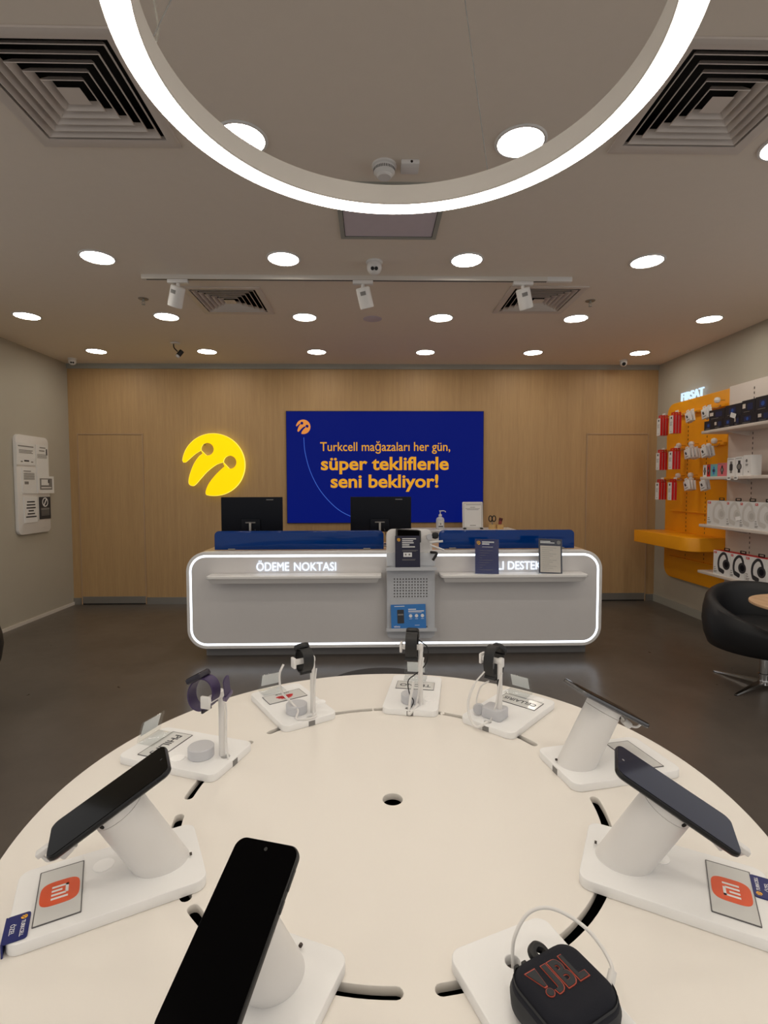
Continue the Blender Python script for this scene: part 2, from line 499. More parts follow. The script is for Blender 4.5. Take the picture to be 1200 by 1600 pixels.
def diffuser(x, y, label):
    t = thing('air_diffuser', label, 'air vent', (x + DS / 2, y + DS / 2, H), 0, 'square ceiling air diffusers')
    h = DS / 2
    def sq(a, z):
        return [(-a, -a, z), (a, -a, z), (a, a, z), (-a, a, z)]
    MB().loft([sq(h - 0.046, 0.0), sq(h, -0.001), sq(h, -0.009), sq(h - 0.012, -0.013), sq(h - 0.046, -0.006), sq(h - 0.046, 0.012)], SHELFM, caps=False).build('frame', t)
    MB().loft([sq(h - 0.046, 0.012), sq(h - 0.046, 0.13)], BLACK, caps=False).add(sq(h - 0.046, 0.13), [(0, 1, 2, 3)], BLACK).build('duct', t)
    for a in (0.236, 0.197, 0.158, 0.119, 0.080):
        MB().loft([sq(a, -0.008), sq(a - 0.004, -0.009), sq(a - 0.022, 0.016), sq(a - 0.020, 0.019), sq(a - 0.0, -0.005)], SHELFM, caps=False).build('louver', t)
    MB().loft([sq(0.043, -0.008), sq(0.028, 0.0), sq(0.012, 0.004)], SHELFM).build('centre_plate', t)
for a in DIFF:
    diffuser(*a)

RC = (0.0508, 0.889)
ring = thing('ring_pendant', 'large white ring pendant lamp glowing underneath, above the round table', 'lamp', (RC[0], RC[1], 2.137))
MB().lathe([(0.4065, 0.003), (0.4065, 0.046), (0.4525, 0.046), (0.4525, 0.003), (0.4505, 0.0), (0.4495, 0.002), (0.4095, 0.002), (0.4085, 0.0), (0.4065, 0.003)], METALW, 128, caps=False).build('housing', ring)
MB().lathe([(0.4095, 0.0018), (0.4495, 0.0018), (0.4485, -0.002), (0.4105, -0.002), (0.4095, 0.0018)], RG, 128, caps=False).build('diffuser', ring)
MB().lathe([(0.0, 0.775), (0.07, 0.775), (0.075, 0.78), (0.075, 0.81), (0.0, 0.81)], METALW, 32, caps=False).build('canopy', ring)
for a in (178, 58, -62):
    p = (0.42 * cos(rad(a)), 0.42 * sin(rad(a)), 0.046)
    MB().tube([p, (0.03 * cos(rad(a)), 0.03 * sin(rad(a)), 0.776)], 0.0011, ALU, 6, 0).build('suspension_wire', ring)
p = Vector((0.42 * cos(rad(177)), 0.42 * sin(rad(177)), 0.046))
MB().tube([p, p + Vector((0.012, 0, 0.03)), p + Vector((0.012, 0.0, 0.12)), p + Vector((0.10, 0, 0.26)), (-0.09, 0.01, 0.6), (-0.03, 0, 0.776)], 0.0022, clear('clear_flex', (0.8, 0.8, 0.78, 1), body=(200, 195, 185), body_fac=0.6), 6).build('power_cable', ring)
MB().cyl((0.11, -0.418 + 0.836, 0.046), (0.11, 0.418, 0.054), 0.003, 0.003, METALW, 10).build('cable_grip', ring)

track = thing('track_rail', 'white ceiling track rail carrying three spotlights', 'track light', (-0.095, 3.762, H))
MB().box(-1.53, 1.53, -0.018, 0.018, -0.030, 0, METALW).build('rail', track)
MB().box(-1.50, 1.35, -0.006, 0.006, -0.0305, -0.0295, BLACK).build('power_slot', track)
MB().box(1.35, 1.531, -0.019, 0.019, -0.032, 0, WHITEP, b=0.003).build('feed_connector', track)
def track_spot(x, aim, label):
    t = thing('track_spotlight', label, 'spotlight', (x, 3.762, H - 0.030), 0, 'spotlights on the ceiling track')
    MB().box(-0.072, 0.072, -0.017, 0.017, -0.026, 0, WHITEP, b=0.004).build('adapter', t)
    MB().cyl((0, 0, -0.026), (0, 0, -0.062), 0.012, 0.016, WHITEP, 16).build('joint', t)
    d = Vector(aim).normalized(); R = rot_to(d)
    M = Matrix.Translation(Vector((0, 0, -0.058))) @ R
    MB().lathe([(0.0, -0.012), (0.044, -0.012), (0.050, -0.006), (0.050, 0.125), (0.048, 0.130), (0.044, 0.130), (0.040, 0.118), (0.0, 0.112)], WHITEP, 32, M, caps=False).build('lamp_body', t)
    side = R.inverted() @ Vector((0, -1, 0)); a = math.atan2(side.y, side.x)
    lb = MB()
    for k in range(5):
        a0, a1 = a + (k - 2.5) * 0.16 + 0.2, a + (k - 1.5) * 0.16 + 0.2
        lb.add([(0.0506 * cos(a0), 0.0506 * sin(a0), 0.016), (0.0506 * cos(a1), 0.0506 * sin(a1), 0.016), (0.0506 * cos(a1), 0.0506 * sin(a1), 0.042), (0.0506 * cos(a0), 0.0506 * sin(a0), 0.042)], [(0, 1, 2, 3)], INKG, M)
    lb.build('rating_label', t)
    return t
track_spot(-1.375, (-0.36, 0.35, -1), 'white track spotlight at the left end of the ceiling track')
track_spot(-0.065, (0.25, 0.35, -1), 'white track spotlight in the middle of the ceiling track')
track_spot(1.085, (0.34, 0.35, -1), 'white track spotlight at the right end of the ceiling track')

ap = thing('access_panel', 'grey framed ceiling access panel behind the ring lamp', 'ceiling panel', (0.1, 2.90, H))
MB().mesh(flat([rrect(0.57, 0.57, 0.004), rrect(0.52, 0.52, 0.004)], -0.010, 0), TRIMG).build('frame', ap)
MB().box(-0.262, 0.262, -0.262, 0.262, -0.006, 0, PANEL).build('panel', ap)
MB().mesh(flat([rrect(0.522, 0.522, 0.003), rrect(0.514, 0.514, 0.003)], -0.007, 0), BLACK).build('gap_line', ap)

sd = thing('smoke_detector', 'round white smoke detector with slotted sides seen inside the ring', 'smoke detector', (0.059, 2.485, H))
MB().lathe([(0.0, -0.012), (0.052, -0.012), (0.058, -0.008), (0.058, 0.0), (0.0, 0.0)], WHITEP, 36, caps=False).build('mounting_base', sd)
MB().lathe([(0.030, -0.050), (0.050, -0.034), (0.050, -0.012), (0.0, -0.012)], WHITEP, 36, caps=False).lathe([(0.0, -0.056), (0.030, -0.056), (0.036, -0.050), (0.036, -0.046), (0.0, -0.046)], WHITEP, 36, caps=False).build('head', sd)
v = MB()
for k in range(40):
    a = 2 * PI * k / 40
    v.box(-0.0016, 0.0016, 0.0492, 0.0508, -0.032, -0.020, BLACK, Matrix.Rotation(a, 4, 'Z'))
v.build('vent_slots', sd)
bs = thing('ceiling_sensor', 'small square white sensor box beside the smoke detector', 'sensor', (0.178, 2.475, H))
MB().box(-0.042, 0.042, -0.042, 0.042, -0.022, 0, WHITEP, b=0.005).build('housing', bs)
MB().cyl((0.006, -0.0415, -0.012), (0.006, -0.0425, -0.012), 0.006, 0.006, BLACK, 16).build('lens', bs)

def dome_camera(loc, label, r, lenses, face):
    t = thing('dome_camera', label, 'security camera', loc, math.atan2(face[1], face[0]) + PI / 2)
    MB().lathe([(0.0, -0.014), (r * 1.0, -0.014), (r * 1.12, -0.008), (r * 1.12, 0), (0, 0)], WHITEP, 32, caps=False).build('mount', t)
    prof = [(r * sin(a), -0.014 - r * 0.45 - r * cos(a)) for a in [PI * k / 14 for k in range(0, 10)]] + [(r * 0.98, -0.014)]
    MB().lathe(prof, WHITEP, 32, caps=False).build('dome', t)
    for dx in lenses:
        d = Vector((dx, -0.95, -0.52)).normalized()
        c = Vector((0, 0, -0.014 - r * 0.45))
        MB().cyl(c + d * r * 0.90, c + d * r * 1.03, r * 0.24 if len(lenses) > 1 else r * 0.5, r * 0.24 if len(lenses) > 1 else r * 0.5, BLKP, 16).build('lens', t)
    return t
dome_camera((0.016, 3.52, H), 'white dome camera with two dark lenses in front of the ceiling track', 0.05, (-0.28, 0.28), (0, -1))
dome_camera((-3.49, 6.16, H), 'white dome camera with two lenses in the left ceiling corner', 0.042, (-0.28, 0.28), (0.5, -1))
dome_camera((2.99, 6.16, H), 'white dome camera with one big black lens in the right ceiling corner', 0.042, (0.0,), (-0.3, -1))

bc = thing('bullet_camera', 'small angled camera hanging on a curved arm above the yellow emblem', 'security camera', (-2.05, 5.50, H))
MB().lathe([(0, -0.008), (0.045, -0.008), (0.05, 0), (0, 0)], WHITEP, 24, caps=False).build('mount', bc)
MB().tube([(-0.02, 0, -0.006), (-0.015, 0, -0.045), (0.02, 0, -0.085)], 0.006, BLKP, 8).build('arm', bc)
M = Matrix.Translation((0.045, 0, -0.105)) @ rot_to((-0.55, -0.2, -0.8))
MB().cyl((0, 0, -0.035), (0, 0, 0.028), 0.024, 0.024, BLKP, 18, M).build('body', bc)
MB().cyl((0, 0, 0.0282), (0, 0, 0.05), 0.022, 0.020, WHITEP, 18, M).build('hood', bc)

def sprinkler(x, y, label):
    t = thing('sprinkler_head', label, 'sprinkler', (x, y, H), 0, 'ceiling sprinkler heads')
    MB().lathe([(0, -0.004), (0.036, -0.004), (0.040, 0), (0, 0)], ALU, 24, caps=False).build('escutcheon', t)
    b = MB().cyl((0, 0, -0.004), (0, 0, -0.02), 0.008, 0.007, TRIMG, 12)
    b.tube([(-0.009, 0, -0.018), (-0.011, 0, -0.03), (-0.003, 0, -0.044)], 0.002, TRIMG, 6, 4).tube([(0.009, 0, -0.018), (0.011, 0, -0.03), (0.003, 0, -0.044)], 0.002, TRIMG, 6, 4)
    b.build('frame', t)
    MB().cyl((0, 0, -0.044), (0, 0, -0.046), 0.014, 0.014, TRIMG, 16).build('deflector', t)
sprinkler(-1.82, 4.225, 'small ceiling sprinkler left of the left spotlight')
sprinkler(1.765, 4.215, 'small ceiling sprinkler right of the right spotlight')
sp = MB().lathe([(0, -0.004), (0.078, -0.004), (0.084, -0.002), (0.084, 0), (0, 0)], PANEL, 40, caps=False).build('ceiling_speaker', None, (0.003, 4.69, H))
tag(sp, 'round flush grey ceiling speaker below the middle spotlight', 'speaker')

# ------------------------------------------------------------------ things on the wooden wall
def emblem_outline(n=10):
    """disc with two tadpole-shaped cuts that open towards the lower left"""
    def c(ax, ay):
        return ((ax - 169) / 112.0, (246 - ay) / 112.0)
    def arc(cx, cy, r, a0, a1, k):
        return [(cx + r * cos(rad(a0 + (a1 - a0) * i / k)), cy + r * sin(rad(a0 + (a1 - a0) * i / k))) for i in range(k + 1)]
    def spl(pts):
        return [(p.x, p.y) for p in smooth_path([Vector((x, y, 0)) for x, y in pts], 6)]
    out = arc(0, 0, 1.0, 172, -104, 60)                                   # rim: upper left, over the top, round to the bottom
    out += spl([c(141, 354), c(139, 343), c(150, 316), c(172, 287), c(194, 265), c(209, 252)])
    out += arc(*c(228, 237), 0.214, 226, 226 - 322, 22)                    # around the lower hole
    out += spl([c(204, 237), c(178, 246), c(146, 270), c(120, 298), c(104, 316)])
    out += spl([c(104, 316), c(94, 322), c(82, 317), c(79, 305), c(84, 280), c(98, 245), c(116, 218), c(131, 206)])
    out += arc(*c(148, 190), 0.205, 222, 222 - 322, 22)                    # around the upper hole
    out += spl([c(125, 194), c(104, 207), c(84, 224), c(70, 236), c(62, 238)])
    clean = [out[0]]
    for p in out[1:]:
        if math.hypot(p[0] - clean[-1][0], p[1] - clean[-1][1]) > 0.012:
            clean.append(p)
    return clean
EMB = emblem_outline()
def scaled(poly, s):
    return [(x * s, y * s) for x, y in poly]
lg = thing('wall_emblem', 'large glowing yellow round emblem with two tadpole cut-outs on the wooden wall', 'sign', (-1.94, YB, 1.722))
M = back_plane(0, -0.02, 0)
R_EMB = 0.382
MB().mesh(flat([scaled(EMB, R_EMB)], 0.004, 0.034), LOGOE, M).build('lit_edge', lg)
MB().mesh(flat([scaled(EMB, R_EMB * 0.985)], 0.0345, 0.037), LOGOY, M).build('face', lg)
b = MB()
for q in ((-0.12, 0.25), (0.22, -0.1), (0.0, -0.3)):
    b.cyl((q[0], 0, q[1]), (q[0], -0.03, q[1]), 0.01, 0.01, ALU, 10)
b.build('standoff', lg)

ps = thing('video_screen', 'wide blue wall screen with amber slogan and small orange emblem', 'screen', (0.157, YB, 1.689))
MB().box(-1.216, 1.216, -0.028, 0, -0.688, 0.688, BLKP).build('frame', ps)
d = MB().box(-1.210, 1.210, -0.030, -0.028, -0.683, 0.683, SCRB).build('display', ps)
M = back_plane(0, -0.0305, 0)
for body, wd, hg, bo, px, pz in (('Turkcell mağazaları her gün,', 1.60, 0.155, 0.006, 0.0, 0.242), ('süper tekliflerle', 1.575, 0.215, 0.024, -0.005, 0.022), ('seni bekliyor!', 1.33, 0.215, 0.024, -0.01, -0.195)):
    MB().mesh(text(body, wd, hg, 0.0008, bo), SCRA, M @ Matrix.Translation((px, pz, 0))).build('slogan_line', d)
MB().mesh(flat([scaled(EMB, 0.088)], 0, 0.0008), SCRO, M @ Matrix.Translation((-1.005, 0.495, 0))).build('emblem', d)
MB().tube([M @ Vector(q) for q in ((-1.0, 0.365, 0.0), (-0.985, 0.18, 0), (-0.92, -0.06, 0), (-0.80, -0.29, 0), (-0.62, -0.49, 0), (-0.44, -0.60, 0), (-0.2, -0.675, 0))], 0.004, SCRL, 6).build('curved_line', d)

# ------------------------------------------------------------------ reception counter
CX0, CX1, CY = -1.567, 1.955, 4.33
CW, CH, CZ0, CZ1 = CX1 - CX0, 0.822, 0.083, 0.905
cc = thing('reception_counter', 'long white reception counter outlined by a glowing line', 'counter', ((CX0 + CX1) / 2, CY, 0))
M = back_plane(0, 0, (CZ0 + CZ1) / 2)
R0 = 0.165
fr = flat([rrect(CW, CH, R0, 0, 14), rrect(CW, CH, R0, 0.026, 14)], -0.09, 0.0, 0.003)
MB().mesh(fr, CNTRB, M).build('edge_frame', cc)
MB().mesh(flat([rrect(CW, CH, R0, 0.0275, 14), rrect(CW, CH, R0, 0.044, 14)], -0.03, -0.003), LEDM, M).build('light_strip', cc)
MB().mesh(flat([rrect(CW, CH, R0, 0.0445, 14)], -0.06, -0.001), CNTR, M).build('front_panel', cc)
MB().box(-CW / 2 + 0.12, CW / 2 - 0.12, 0.09, 0.72, 0.085, 0.872, CNTR).build('carcass', cc)
MB().box(-CW / 2 + 0.12, CW / 2 - 0.12, 0.085, 0.74, 0.873, 0.903, WOODL).build('worktop', cc)
MB().box(-CW / 2 + 0.13, CW / 2 - 0.10, 0.085, 0.70, 0.0, 0.084, PLINTH).build('plinth', cc)
MB().box(-0.002, 0.003, -0.0015, 0.0, 0.10, 0.19, WHITEP).build('panel_joint', cc)
M = back_plane(0, -0.001, 0)
for word, wd, hg, px, pz in (('ÖDEME', 0.272, 0.088, -0.842, 0.788), ('NOKTASI', 0.352, 0.070, -0.487, 0.779), ('AKILLI', 0.235, 0.070, 0.990, 0.779), ('DESTEK', 0.285, 0.070, 1.288, 0.779)):
    MB().mesh(text(word, wd, hg, 0.008, 0.0), LETW, M @ Matrix.Translation((px - 0.194, pz, 0))).build('lettering', cc)

def counter_shelf(x0, x1, label):
    t = thing('counter_shelf', label, 'shelf', ((x0 + x1) / 2, CY, 0.70))
    hw = (x1 - x0) / 2
    MB().slab(2 * hw, 0.175, 0.03, 0.004, 0.026, WHITEP, Matrix.Translation((0, -0.0885, 0)), 0.003, corners=(1, 0, 0, 1)).build('board', t)
    MB().loft([[(-hw + 0.02, -0.170, 0.004), (hw - 0.02, -0.170, 0.004), (hw - 0.02, -0.001, 0.004), (-hw + 0.02, -0.001, 0.004)],
               [(-hw + 0.035, -0.150, -0.035), (hw - 0.035, -0.150, -0.035), (hw - 0.035, -0.001, -0.035), (-hw + 0.035, -0.001, -0.035)]], WHITEP).build('support', t)
counter_shelf(-1.352, 0.068, 'narrow white shelf on the counter front under the left lettering')
counter_shelf(0.555, 1.768, 'narrow white shelf on the counter front holding two upright leaflets')

def blue_screen(x0, x1, label):
    t = thing('counter_screen', label, 'counter screen', ((x0 + x1) / 2, 4.475, 0.905), 0, 'blue acrylic screens on the counter')
    wd = x1 - x0
    MB().slab(wd, 0.162, 0.04, -0.004, 0.004, BLUEG, back_plane(0, 0, 0.083), 0.001, corners=(0, 1, 1, 0)).build('pane', t)
    for q in (-0.4, 0.4):
        MB().box(wd * q - 0.03, wd * q + 0.03, -0.012, 0.012, -0.002, 0.012, ALU, b=0.002).build('clamp', t)
blue_screen(-1.368, 0.093, 'long blue translucent screen on the left half of the counter')
blue_screen(0.575, 1.765, 'blue translucent screen on the right half of the counter')

def monitor(x, label):
    t = thing('desktop_monitor', label, 'monitor', (x, 4.80, 0.9035), 0, 'monitors on the counter')
    MB().box(-0.283, 0.283, 0.0, 0.022, 0.125, 0.452, NAVYP, b=0.005).build('housing', t)
    MB().box(-0.10, 0.08, -0.016, 0.0005, 0.135, 0.25, NAVYP, b=0.010).build('rear_bulge', t)
    MB().box(-0.279, 0.279, 0.0221, 0.0226, 0.135, 0.449, PHONE).build('screen', t)
    MB().box(0.135, 0.20, -0.0015, 0.0, 0.424, 0.431, INKG).build('rear_mark', t)
    MB().box(-0.055, 0.035, -0.022, -0.015, 0.212, 0.222, INKG).build('hinge_cover', t)
    MB().box(-0.02, 0.0, -0.036, -0.016, 0.008, 0.215, ALU, b=0.004).build('stand_neck', t)
    MB().box(-0.12, 0.10, -0.10, 0.09, 0, 0.010, ALU, b=0.004).build('stand_foot', t)
    MB().tube([(0.03, -0.012, 0.16), (0.05, -0.04, 0.08), (0.055, -0.03, 0.02), (0.03, 0.0, 0.013)], 0.0035, BLKP, 6).build('cable', t)
monitor(-1.121, 'black monitor seen from behind, on the counter under the yellow emblem')
monitor(0.075, 'black monitor seen from behind, in front of the blue wall screen')

# organiser tower between the two halves
og = thing('pegboard_organizer', 'grey pegboard organiser tower with a white rounded head on the counter front', 'organiser', (0.315, 4.26, 0))
hp = [rrect(0.40, 0.61, 0.045, 0, 6)]
for iy in range(7):
    for ix in range(12):
        hp.append(circ(0.0064, 8, -0.137 + ix * 0.0245, 0.195 - iy * 0.0245))
for iy in range(2):
    for ix in range(12):
        hp.append(circ(0.0064, 8, -0.137 + ix * 0.0245, -0.208 - iy * 0.0245))
M = back_plane(0, 0, 0.485)
MB().mesh(flat(hp, -0.004, 0.0), GREYM, M).build('pegboard', og)
MB().box(-0.17, 0.17, 0.012, 0.068, 0.20, 0.78, PLINTH).build('back_box', og)
def tray(z, d, w):
    b = MB().box(-w / 2, w / 2, -d, -0.0005, z, z + 0.006, GREYM)
    b.box(-w / 2, w / 2, -d - 0.004, -d, z, z + 0.026, GREYM).build('tray', og)
tray(0.765, 0.085, 0.415)
tray(0.262, 0.085, 0.415)
MH = basis((0, 0.026, 0.785), (1, 0, 0), (0, 0.14, 0.99), (0, -0.99, 0.14))
MB().slab(0.385, 0.315, 0.055, -0.022, 0.0, WHITEP, MH @ Matrix.Translation((-0.01, 0.155, 0)), 0.005, corners=(0, 1, 1, 0)).build('head', og)
MB().box(-0.20, 0.20, -0.006, 0.02, 0.79, 0.90, GREYM, b=0.003).build('head_base', og)
MB().cyl((0.155, 0.02, 1.03), (0.155, 0.005, 1.03), 0.026, 0.024, GREYP, 24).build('emblem_disc', og)
def peg(name, p0, p1, r, mt, label):
    o = MB().tube([p0, p1], r, mt, 12, 0).build(name, og); o['label'] = label
peg('hook', (0.16, 0.0, 0.985), (0.262, -0.03, 0.998), 0.0095, WHITEP, 'upper white peg arm')
peg('hook', (0.16, -0.005, 0.965), (0.272, -0.05, 0.925), 0.0085, WHITEP, 'lower white peg arm')
b = MB().tube([(0.165, -0.01, 0.905), (0.205, -0.06, 0.905), (0.200, -0.065, 0.885), (0.175, -0.065, 0.845)], 0.011, BLKP, 10)
o = b.build('grip', og); o['label'] = 'black curved grip'
MB().lathe([(0, -0.03), (0.024, -0.022), (0.03, 0.0), (0.024, 0.022), (0, 0.03)], BLKP, 20, Matrix.Translation((0.205, 0.02, 1.04)), caps=False).build('knob', og)

tb = thing('tablet', 'small dark tablet leaning on the organiser head behind the leaflet', 'tablet', (0.297, 4.297, 1.040))
M = basis((0, 0, 0), (0.99, 0.08, -0.06), (0.03, 0.45, 0.89), (0.05, -0.89, 0.45))
MB().slab(0.215, 0.115, 0.008, -0.006, 0.0, BLKP, M, 0.002).build('case', tb)
MB().slab(0.185, 0.095, 0.004, 0.0, 0.0006, PHONE, M).build('screen', tb)

def bars(mb, M, rows, mt, h):
    """lines of small print: (x0, x1, y) each"""
    for x0, x1, y in rows:
        mb.box(x0, x1, y - h / 2, y + h / 2, 0.0, 0.0011, mt, M)

lf = thing('promo_leaflet', 'tall dark navy leaflet standing on the upper tray of the organiser', 'leaflet', (0.285, 4.200, 0.775))
M = basis((0, 0, 0), (1, 0, 0.0), (0, 0.10, 0.995), (0, -0.995, 0.10))
MB().slab(0.205, 0.270, 0.003, -0.002, 0.0, NAVYD, M @ Matrix.Translation((0, 0.136, 0))).build('card', lf)
b = MB()
b.mesh(flat([scaled(EMB, 0.014)], 0, 0.0007), AMBER, M @ Matrix.Translation((-0.074, 0.238, 0)))
for i, wdt in enumerate((0.115, 0.09, 0.095, 0.06, 0.105)):
    bars(b, M, [(-0.045, -0.045 + wdt, 0.246 - i * 0.0165)], INKW, 0.0085)
bars(b, M, [(-0.045, 0.085, 0.152), (-0.045, 0.07, 0.145), (-0.045, 0.065, 0.078), (-0.045, 0.06, 0.071)], INKG, 0.003)
b.box(-0.035, 0.035, 0.098, 0.134, 0, 0.0007, INKW, M); b.box(-0.022, -0.01, 0.110, 0.124, 0.0007, 0.0012, INKG, M); b.box(0.008, 0.022, 0.110, 0.124, 0.0007, 0.0012, INKG, M)
b.build('print', lf)

bl = thing('promo_card', 'wide bright blue promotional card with a phone picture on the lower tray', 'leaflet', (0.295, 4.205, 0.268))
M = basis((0, 0, 0), (0.998, 0, 0.02), (-0.02, 0.22, 0.975), (0, -0.975, 0.22))
MB().slab(0.290, 0.205, 0.003, -0.002, 0.0, SKY, M @ Matrix.Translation((0, 0.104, 0))).build('card', bl)
b = MB()
b.slab(0.056, 0.112, 0.006, 0, 0.0008, INK, M @ Matrix.Translation((-0.065, 0.108, 0)))
b.box(-0.088, -0.042, 0.118, 0.13, 0.0008, 0.0012, INKG, M)
bars(b, M, [(-0.115, -0.03, 0.192)], INKW, 0.005)
bars(b, M, [(0.0, 0.065, 0.165), (0.0, 0.13, 0.150)], INKW, 0.008)
bars(b, M, [(0.0, 0.11, 0.138)], PAPERB, 0.003)
for q in (0.018, 0.067, 0.116):
    b.lathe([(0, 0), (0.014, 0), (0.014, 0.0008), (0, 0.0008)], INKW, 20, M @ Matrix.Translation((q, 0.112, 0)), caps=False)
    bars(b, M, [(q - 0.012, q + 0.012, 0.088)], INKW, 0.003)
b.mesh(text('vivo', 0.052, 0.017, 0.0007, 0.02), INKW, M @ Matrix.Translation((-0.098, 0.028, 0)))
bars(b, M, [(-0.12, -0.02, 0.011), (0.05, 0.09, 0.035)], INKW, 0.003)
b.build('print', bl)

def stand_card(x, label, head, body, bodymat, tilt):
    t = thing('leaflet_holder', label, 'leaflet', (x, 4.205, 0.7265), 0, 'upright leaflets on the counter shelf')
    M = basis((0, 0, 0), (cos(tilt), 0, -sin(tilt)), (sin(tilt), 0.2, 0.975), (0, -0.975, 0.2))
    MB().slab(0.196, 0.288, 0.002, -0.0025, 0.0, body, M @ Matrix.Translation((0, 0.146, 0))).build('card', t)
    b = MB()
    if bodymat:
        b.box(-0.085, 0.085, 0.012, 0.232, 0, 0.0007, bodymat, M)
        bars(b, M, [(-0.07, 0.05 - 0.03 * (k % 3), 0.215 - 0.017 * k) for k in range(12)], INKG, 0.002)
        bars(b, M, [(-0.085, -0.0, 0.268), (-0.085, 0.035, 0.257)], INKW, 0.007)
        b.lathe([(0.0, 0), (0.016, 0), (0.016, 0.0007), (0, 0.0007)], INKG, 20, M @ Matrix.Translation((0.07, 0.262, 0)), caps=False)
    else:
        b.mesh(flat([scaled(EMB, 0.017)], 0, 0.0007), AMBER, M @ Matrix.Translation((-0.07, 0.258, 0)))
        bars(b, M, [(-0.04, 0.06, 0.266), (-0.04, 0.02, 0.250)], INKW, 0.010)
        bars(b, M, [(-0.04, 0.05, 0.225)], INKW, 0.003)
        bars(b, M, [(-0.06, 0.05 - 0.03 * (k % 4), 0.195 - 0.02 * k) for k in range(9)], INKG, 0.002)
    b.build('print', t)
    MB().slab(0.204, 0.292, 0.003, 0.0012, 0.0032, ACRYL, M @ Matrix.Translation((0, 0.147, 0))).build('cover', t)
    MB().box(-0.10, 0.10, 0.0, 0.075, 0.0, 0.0022, ACRYL).build('foot', t)
stand_card(0.940, 'navy blue upright leaflet on the right counter shelf, covering the lettering', NAVYD, NAVY, None, 0.03)
stand_card(1.468, 'white upright leaflet with navy header at the right end of the counter shelf', NAVYD, NAVYD, PAPER, 0.045)

# ------------------------------------------------------------------ low cabinet by the wall and what stands on it
CABZ = 0.940
cb = thing('low_cabinet', 'low white cabinet against the wooden wall behind the counter', 'cabinet', (1.02, 6.19, 0))
MB().box(-0.66, 0.66, -0.19, 0.19, 0.05, CABZ - 0.022, WHITEP).build('body', cb)
MB().box(-0.67, 0.67, -0.205, 0.2, CABZ - 0.0215, CABZ, WHITEP, b=0.003).build('top', cb)
MB().box(-0.62, 0.62, -0.15, 0.18, 0, 0.0495, PLINTH).build('plinth', cb)
for q in (-1, 1):
    dr = MB().box(0.005 if q > 0 else -0.65, 0.65 if q > 0 else -0.005, -0.207, -0.1905, 0.06, CABZ - 0.03, WHITEP, b=0.002).build('door', cb)
    MB().box(q * 0.05 - 0.006, q * 0.05 + 0.006, -0.222, -0.207, 0.55, 0.70, ALU, b=0.002).build('handle', dr)
sn = thing('pump_bottle', 'clear hand sanitiser pump bottle on the low cabinet behind the counter', 'bottle', (0.800, 6.10, CABZ))
MB().lathe([(0, 0), (0.046, 0), (0.049, 0.006), (0.049, 0.115), (0.044, 0.135), (0.022, 0.150), (0.017, 0.152), (0.017, 0.160), (0, 0.160)], FROST, 28, caps=False).build('body', sn)
lb = MB().box(-0.030, 0.030, -0.0515, -0.0495, 0.03, 0.11, PAPERB)
lb.box(-0.027, 0.027, -0.0522, -0.0515, 0.034, 0.046, INK); lb.box(-0.008, 0.006, -0.0522, -0.0515, 0.058, 0.08, INKG)
lb.build('label', sn)
MB().lathe([(0, 0.1605), (0.021, 0.1605), (0.020, 0.178), (0.008, 0.182), (0.006, 0.212), (0.012, 0.214), (0.012, 0.226), (0, 0.226)], WHITEP, 20, caps=False).tube([(0, 0, 0.220), (0.035, 0, 0.222), (0.058, 0, 0.216), (0.064, 0, 0.204)], 0.0055, WHITEP, 8).build('pump', sn)
qf = thing('framed_notice', 'white framed notice standing on the low cabinet beside the wall screen', 'notice', (1.195, 6.12, CABZ))
M = basis((0, 0, 0), (1, 0, 0), (0, 0.12, 0.993), (0, -0.993, 0.12))
MB().slab(0.245, 0.325, 0.012, -0.012, 0.0, WHITEP, M @ Matrix.Translation((0, 0.165, 0)), 0.002).build('frame', qf)
b = MB().box(-0.105, 0.105, 0.022, 0.308, 0, 0.0008, PAPERB, M)
b.mesh(flat([rrect(0.218, 0.29, 0.002), rrect(0.212, 0.284, 0.002)], 0, 0.0012), INKG, M @ Matrix.Translation((0, 0.165, 0)))
bars(b, M, [(-0.08, 0.10, 0.292), (-0.03, 0.03, 0.262)], INKG, 0.006)
bars(b, M, [(-0.085, 0.085, 0.246), (-0.07, 0.07, 0.233)], INKG, 0.005)
bars(b, M, [(-0.035, 0.035, 0.045)], INKG, 0.008)
b.build('print', qf)
for q in (-0.10, 0.10):
    MB().box(q - 0.016, q + 0.016, -0.03, 0.05, 0.0, 0.018, BLKP, b=0.003).build('foot', qf)
def cup(x, label):
    t = thing('pen_cup', label, 'cup', (x, 6.12, CABZ), 0, 'bamboo cups on the low cabinet')
    MB().lathe([(0, 0), (0.042, 0), (0.044, 0.003), (0.044, 0.058), (0.040, 0.058), (0.039, 0.006), (0, 0.006)], TANW, 28, caps=False).build('body', t)
cup(1.425, 'small bamboo cup holding black-handled scissors')
cup(1.518, 'small bamboo cup holding a red marker')
sc = thing('scissors', 'black handled scissors standing in a bamboo cup', 'scissors', (1.425, 6.12, CABZ + 0.007))
for sx in (-1, 1):
    MB().tube([(sx * 0.002, 0, 0.001), (sx * -0.004, 0.002 * sx, 0.05), (sx * 0.008, 0.002 * sx, 0.085)], 0.0035, ALU, 8).build('blade', sc)
    pts = [(sx * (0.022 + 0.020 * cos(a)), 0.003 * sx, 0.118 + 0.034 * sin(a)) for a in [2 * PI * k / 14 for k in range(15)]]
    MB().tube([(sx * 0.007, 0, 0.082), (sx * 0.010, 0, 0.092)], 0.006, BLKP, 8, 0).tube(pts, 0.0065, BLKP, 8, 2).build('handle', sc)
mk = thing('marker_pen', 'red marker with a dark cap leaning in the right bamboo cup', 'marker', (1.518, 6.12, CABZ + 0.008))
MB().cyl((-0.006, 0, 0.004), (0.006, 0, 0.088), 0.018, 0.020, mat('red_brown_barrel', (150, 62, 56), 0.5), 18).build('barrel', mk)
